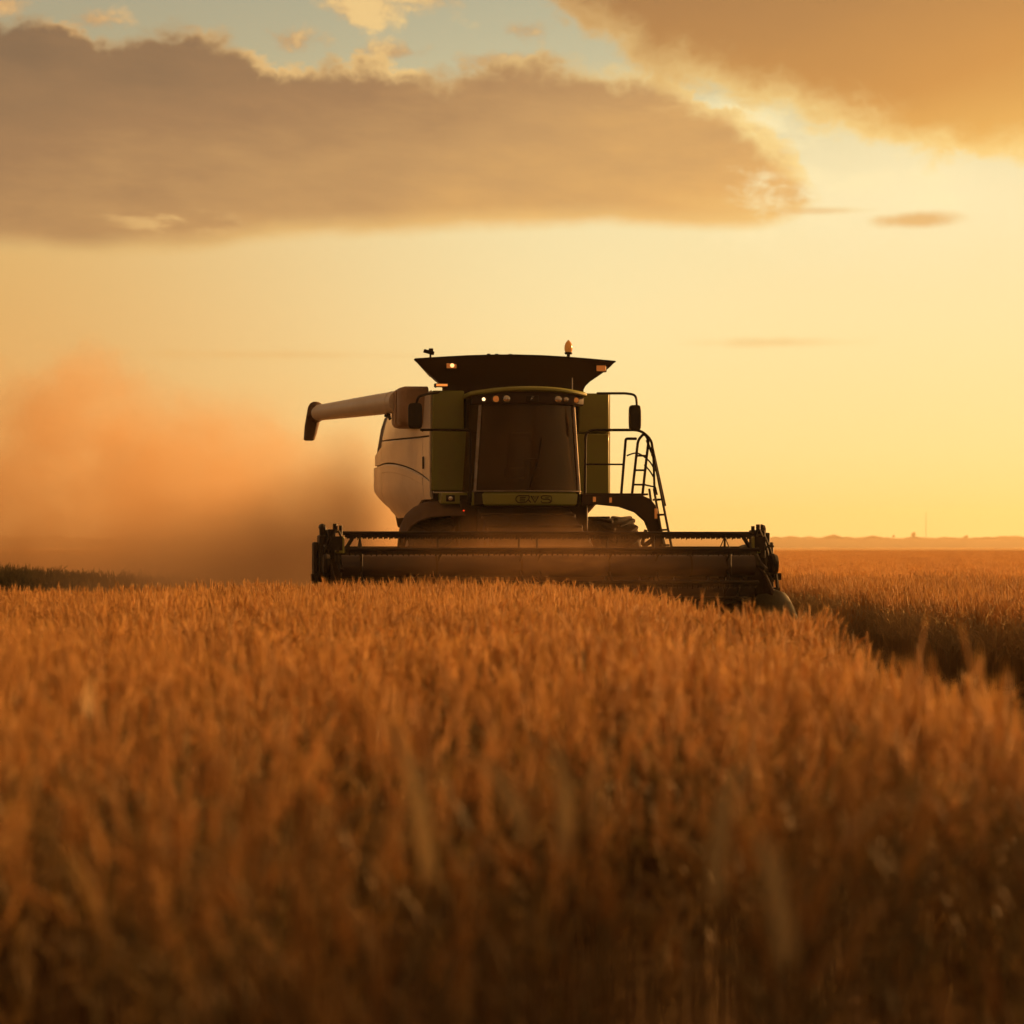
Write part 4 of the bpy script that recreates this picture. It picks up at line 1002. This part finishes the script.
# ------------------------------------------------------------------ dust and haze
def vol_mat(name, col, dens, aniso, shape=None):
    m = bpy.data.materials.new(name); m.use_nodes = True; N = NT(m.node_tree)
    N.n.remove(N.n['Principled BSDF']); out = N.n['Material Output']
    v = N.new('ShaderNodeVolumePrincipled'); v.inputs['Color'].default_value = (*col, 1); v.inputs['Anisotropy'].default_value = aniso
    if shape:
        g = N.new('ShaderNodeTexCoord').outputs['Object']
        N.put(v.inputs['Density'], N.m('MULTIPLY', shape(N, g), dens))
    else: v.inputs['Density'].default_value = dens
    N.l.new(v.outputs[0], out.inputs['Volume'])
    return m
def plume(N, g):
    s = N.new('ShaderNodeSeparateXYZ'); N.put(s.inputs[0], g); x, y, z = s.outputs
    n = N.noise(g, .26, 5, .55, .6); n2 = N.noise(g, .7, 5, .6, .3)
    nn = N.m('ADD', N.m('MULTIPLY', N.m('SUBTRACT', n, .5), 9.), N.m('MULTIPLY', N.m('SUBTRACT', n2, .5), 4.))
    topz = N.curve(N.lin(x, -24, 4), [(0,.58),(.35,.60),(.55,.58),(.68,.47),(.80,.40),(.88,.38),(1,.2)])
    h = N.m('SUBTRACT', N.m('ADD', N.m('MULTIPLY', topz, 8.), nn), N.m('ADD', z, N.m('MULTIPLY', N.step(y, -49., -42.) if False else N.m('SUBTRACT', 1., N.step(y, 42., 49.)), 2.9)))
    a = N.m('MULTIPLY', N.step(h, -.3, 1.3), N.step(x, -27., -18.))
    xw = N.m('ADD', x, N.m('ADD', N.m('MULTIPLY', N.m('SUBTRACT', n, .5), 9.), N.m('MULTIPLY', N.m('SUBTRACT', z, 1.5), .5)))
    yf = N.lin(x, -9.2, -4.8, 51.5, 38.2)
    b = N.m('MULTIPLY', N.step(N.m('SUBTRACT', y, yf), 0., 2.5), N.step(N.m('MULTIPLY', y, -1.), -63., -56.))
    b = N.m('MULTIPLY', b, N.step(N.m('ADD', N.m('MULTIPLY', x, -1.), N.lin(y, 40., 46., -2.6, 1.)), -.3, 1.6))
    d = N.m('ADD', .62, N.m('MULTIPLY', N.step(N.m('MULTIPLY', z, -1.), -2.6, -.2), .6))
    near = N.step(xw, -9.5, -3.5)
    d = N.m('MULTIPLY', d, N.lin(near, 0., 1., 1.5, .8))
    hz_ = N.m('ADD', N.lin(x, -10., -2.6, .2, 2.5), N.m('ADD', N.m('MULTIPLY', N.m('SUBTRACT', n2, .5), 1.8), N.m('MULTIPLY', N.m('SUBTRACT', n, .5), 2.)))
    low = N.m('MULTIPLY', N.step(N.m('SUBTRACT', hz_, z), -.7, 1.1), N.m('MULTIPLY', N.step(x, -9.5, -3.8), N.step(N.m('MULTIPLY', x, -1.), 1.9, 3.0)))
    low = N.m('MULTIPLY', low, N.m('MULTIPLY', N.step(y, 36.4, 38.8), N.m('SUBTRACT', 1., N.step(y, 43., 47.))))
    main_ = N.m('MULTIPLY', N.m('MULTIPLY', a, b), N.m('MULTIPLY', d, N.lin(n2, .38, .62, .25, 1.75)))
    return N.m('ADD', main_, N.m('MULTIPLY', low, 1.15))
pm = MB(); rings = []
for x, zt, y0, y1 in ((-27,4.,52,60),(-22,7.4,50.5,62.5),(-16,8.2,50.5,63),(-9,8.0,48,63),(-7.8,7.4,36.4,63),(-5.2,6.8,36.4,63),(-1.6,5.6,36.4,62),(2.6,3.2,46.5,58)):
    rings.append([(x,y0,-.25),(x,y0-.0,zt*.55),(x,y0+2,zt*.92),(x,(y0+y1)/2,zt),(x,y1-3,zt*.9),(x,y1,zt*.5),(x,y1,-.25)])
dust = pm.loft(rings).build('dust', vol_mat('harvest_dust', (.74,.55,.36), .25, .42, plume), None, 0, 0)
tag(dust, kind='stuff')
def puff(N, g):
    s = N.new('ShaderNodeSeparateXYZ'); N.put(s.inputs[0], g); x, y, z = s.outputs
    n = N.noise(g, 1.1, 5, .6, .4)
    q = N.m('SQRT', N.m('ADD', N.m('ADD', N.m('POWER', N.m('DIVIDE', N.m('ABSOLUTE', N.m('SUBTRACT', x, .25)), 2.9), 2.), N.m('POWER', N.m('DIVIDE', N.m('SUBTRACT', z, .85), 1.05), 2.)), N.m('POWER', N.m('DIVIDE', N.m('SUBTRACT', y, 34.3), 2.0), 2.)))
    return N.step(N.m('ADD', N.m('SUBTRACT', 1., q), N.m('MULTIPLY', N.m('SUBTRACT', n, .5), .9)), .0, .9)
pf_ = MB(); pf_.lathe([(.05,-1.25),(.6,-1.1),(.95,-.5),(1.,0),(.95,.5),(.6,1.1),(.05,1.25)], (0,0,0), 'X', 16)
pf_.v = [(.25+a*2.7, 34.3+b*2.1, .95+c*1.2) for a, b, c in pf_.v]
tag(pf_.build('dust', vol_mat('chaff_dust', (.92,.55,.27), .27, .4, puff), None, 0, 0), kind='stuff')
hz = MB(); hz.span((-1700,-40,-3),(1700,3100,48))
tag(hz.build('haze', vol_mat('evening_haze', (.95,.80,.54), .00023, .45), None, 0, 0), kind='stuff')
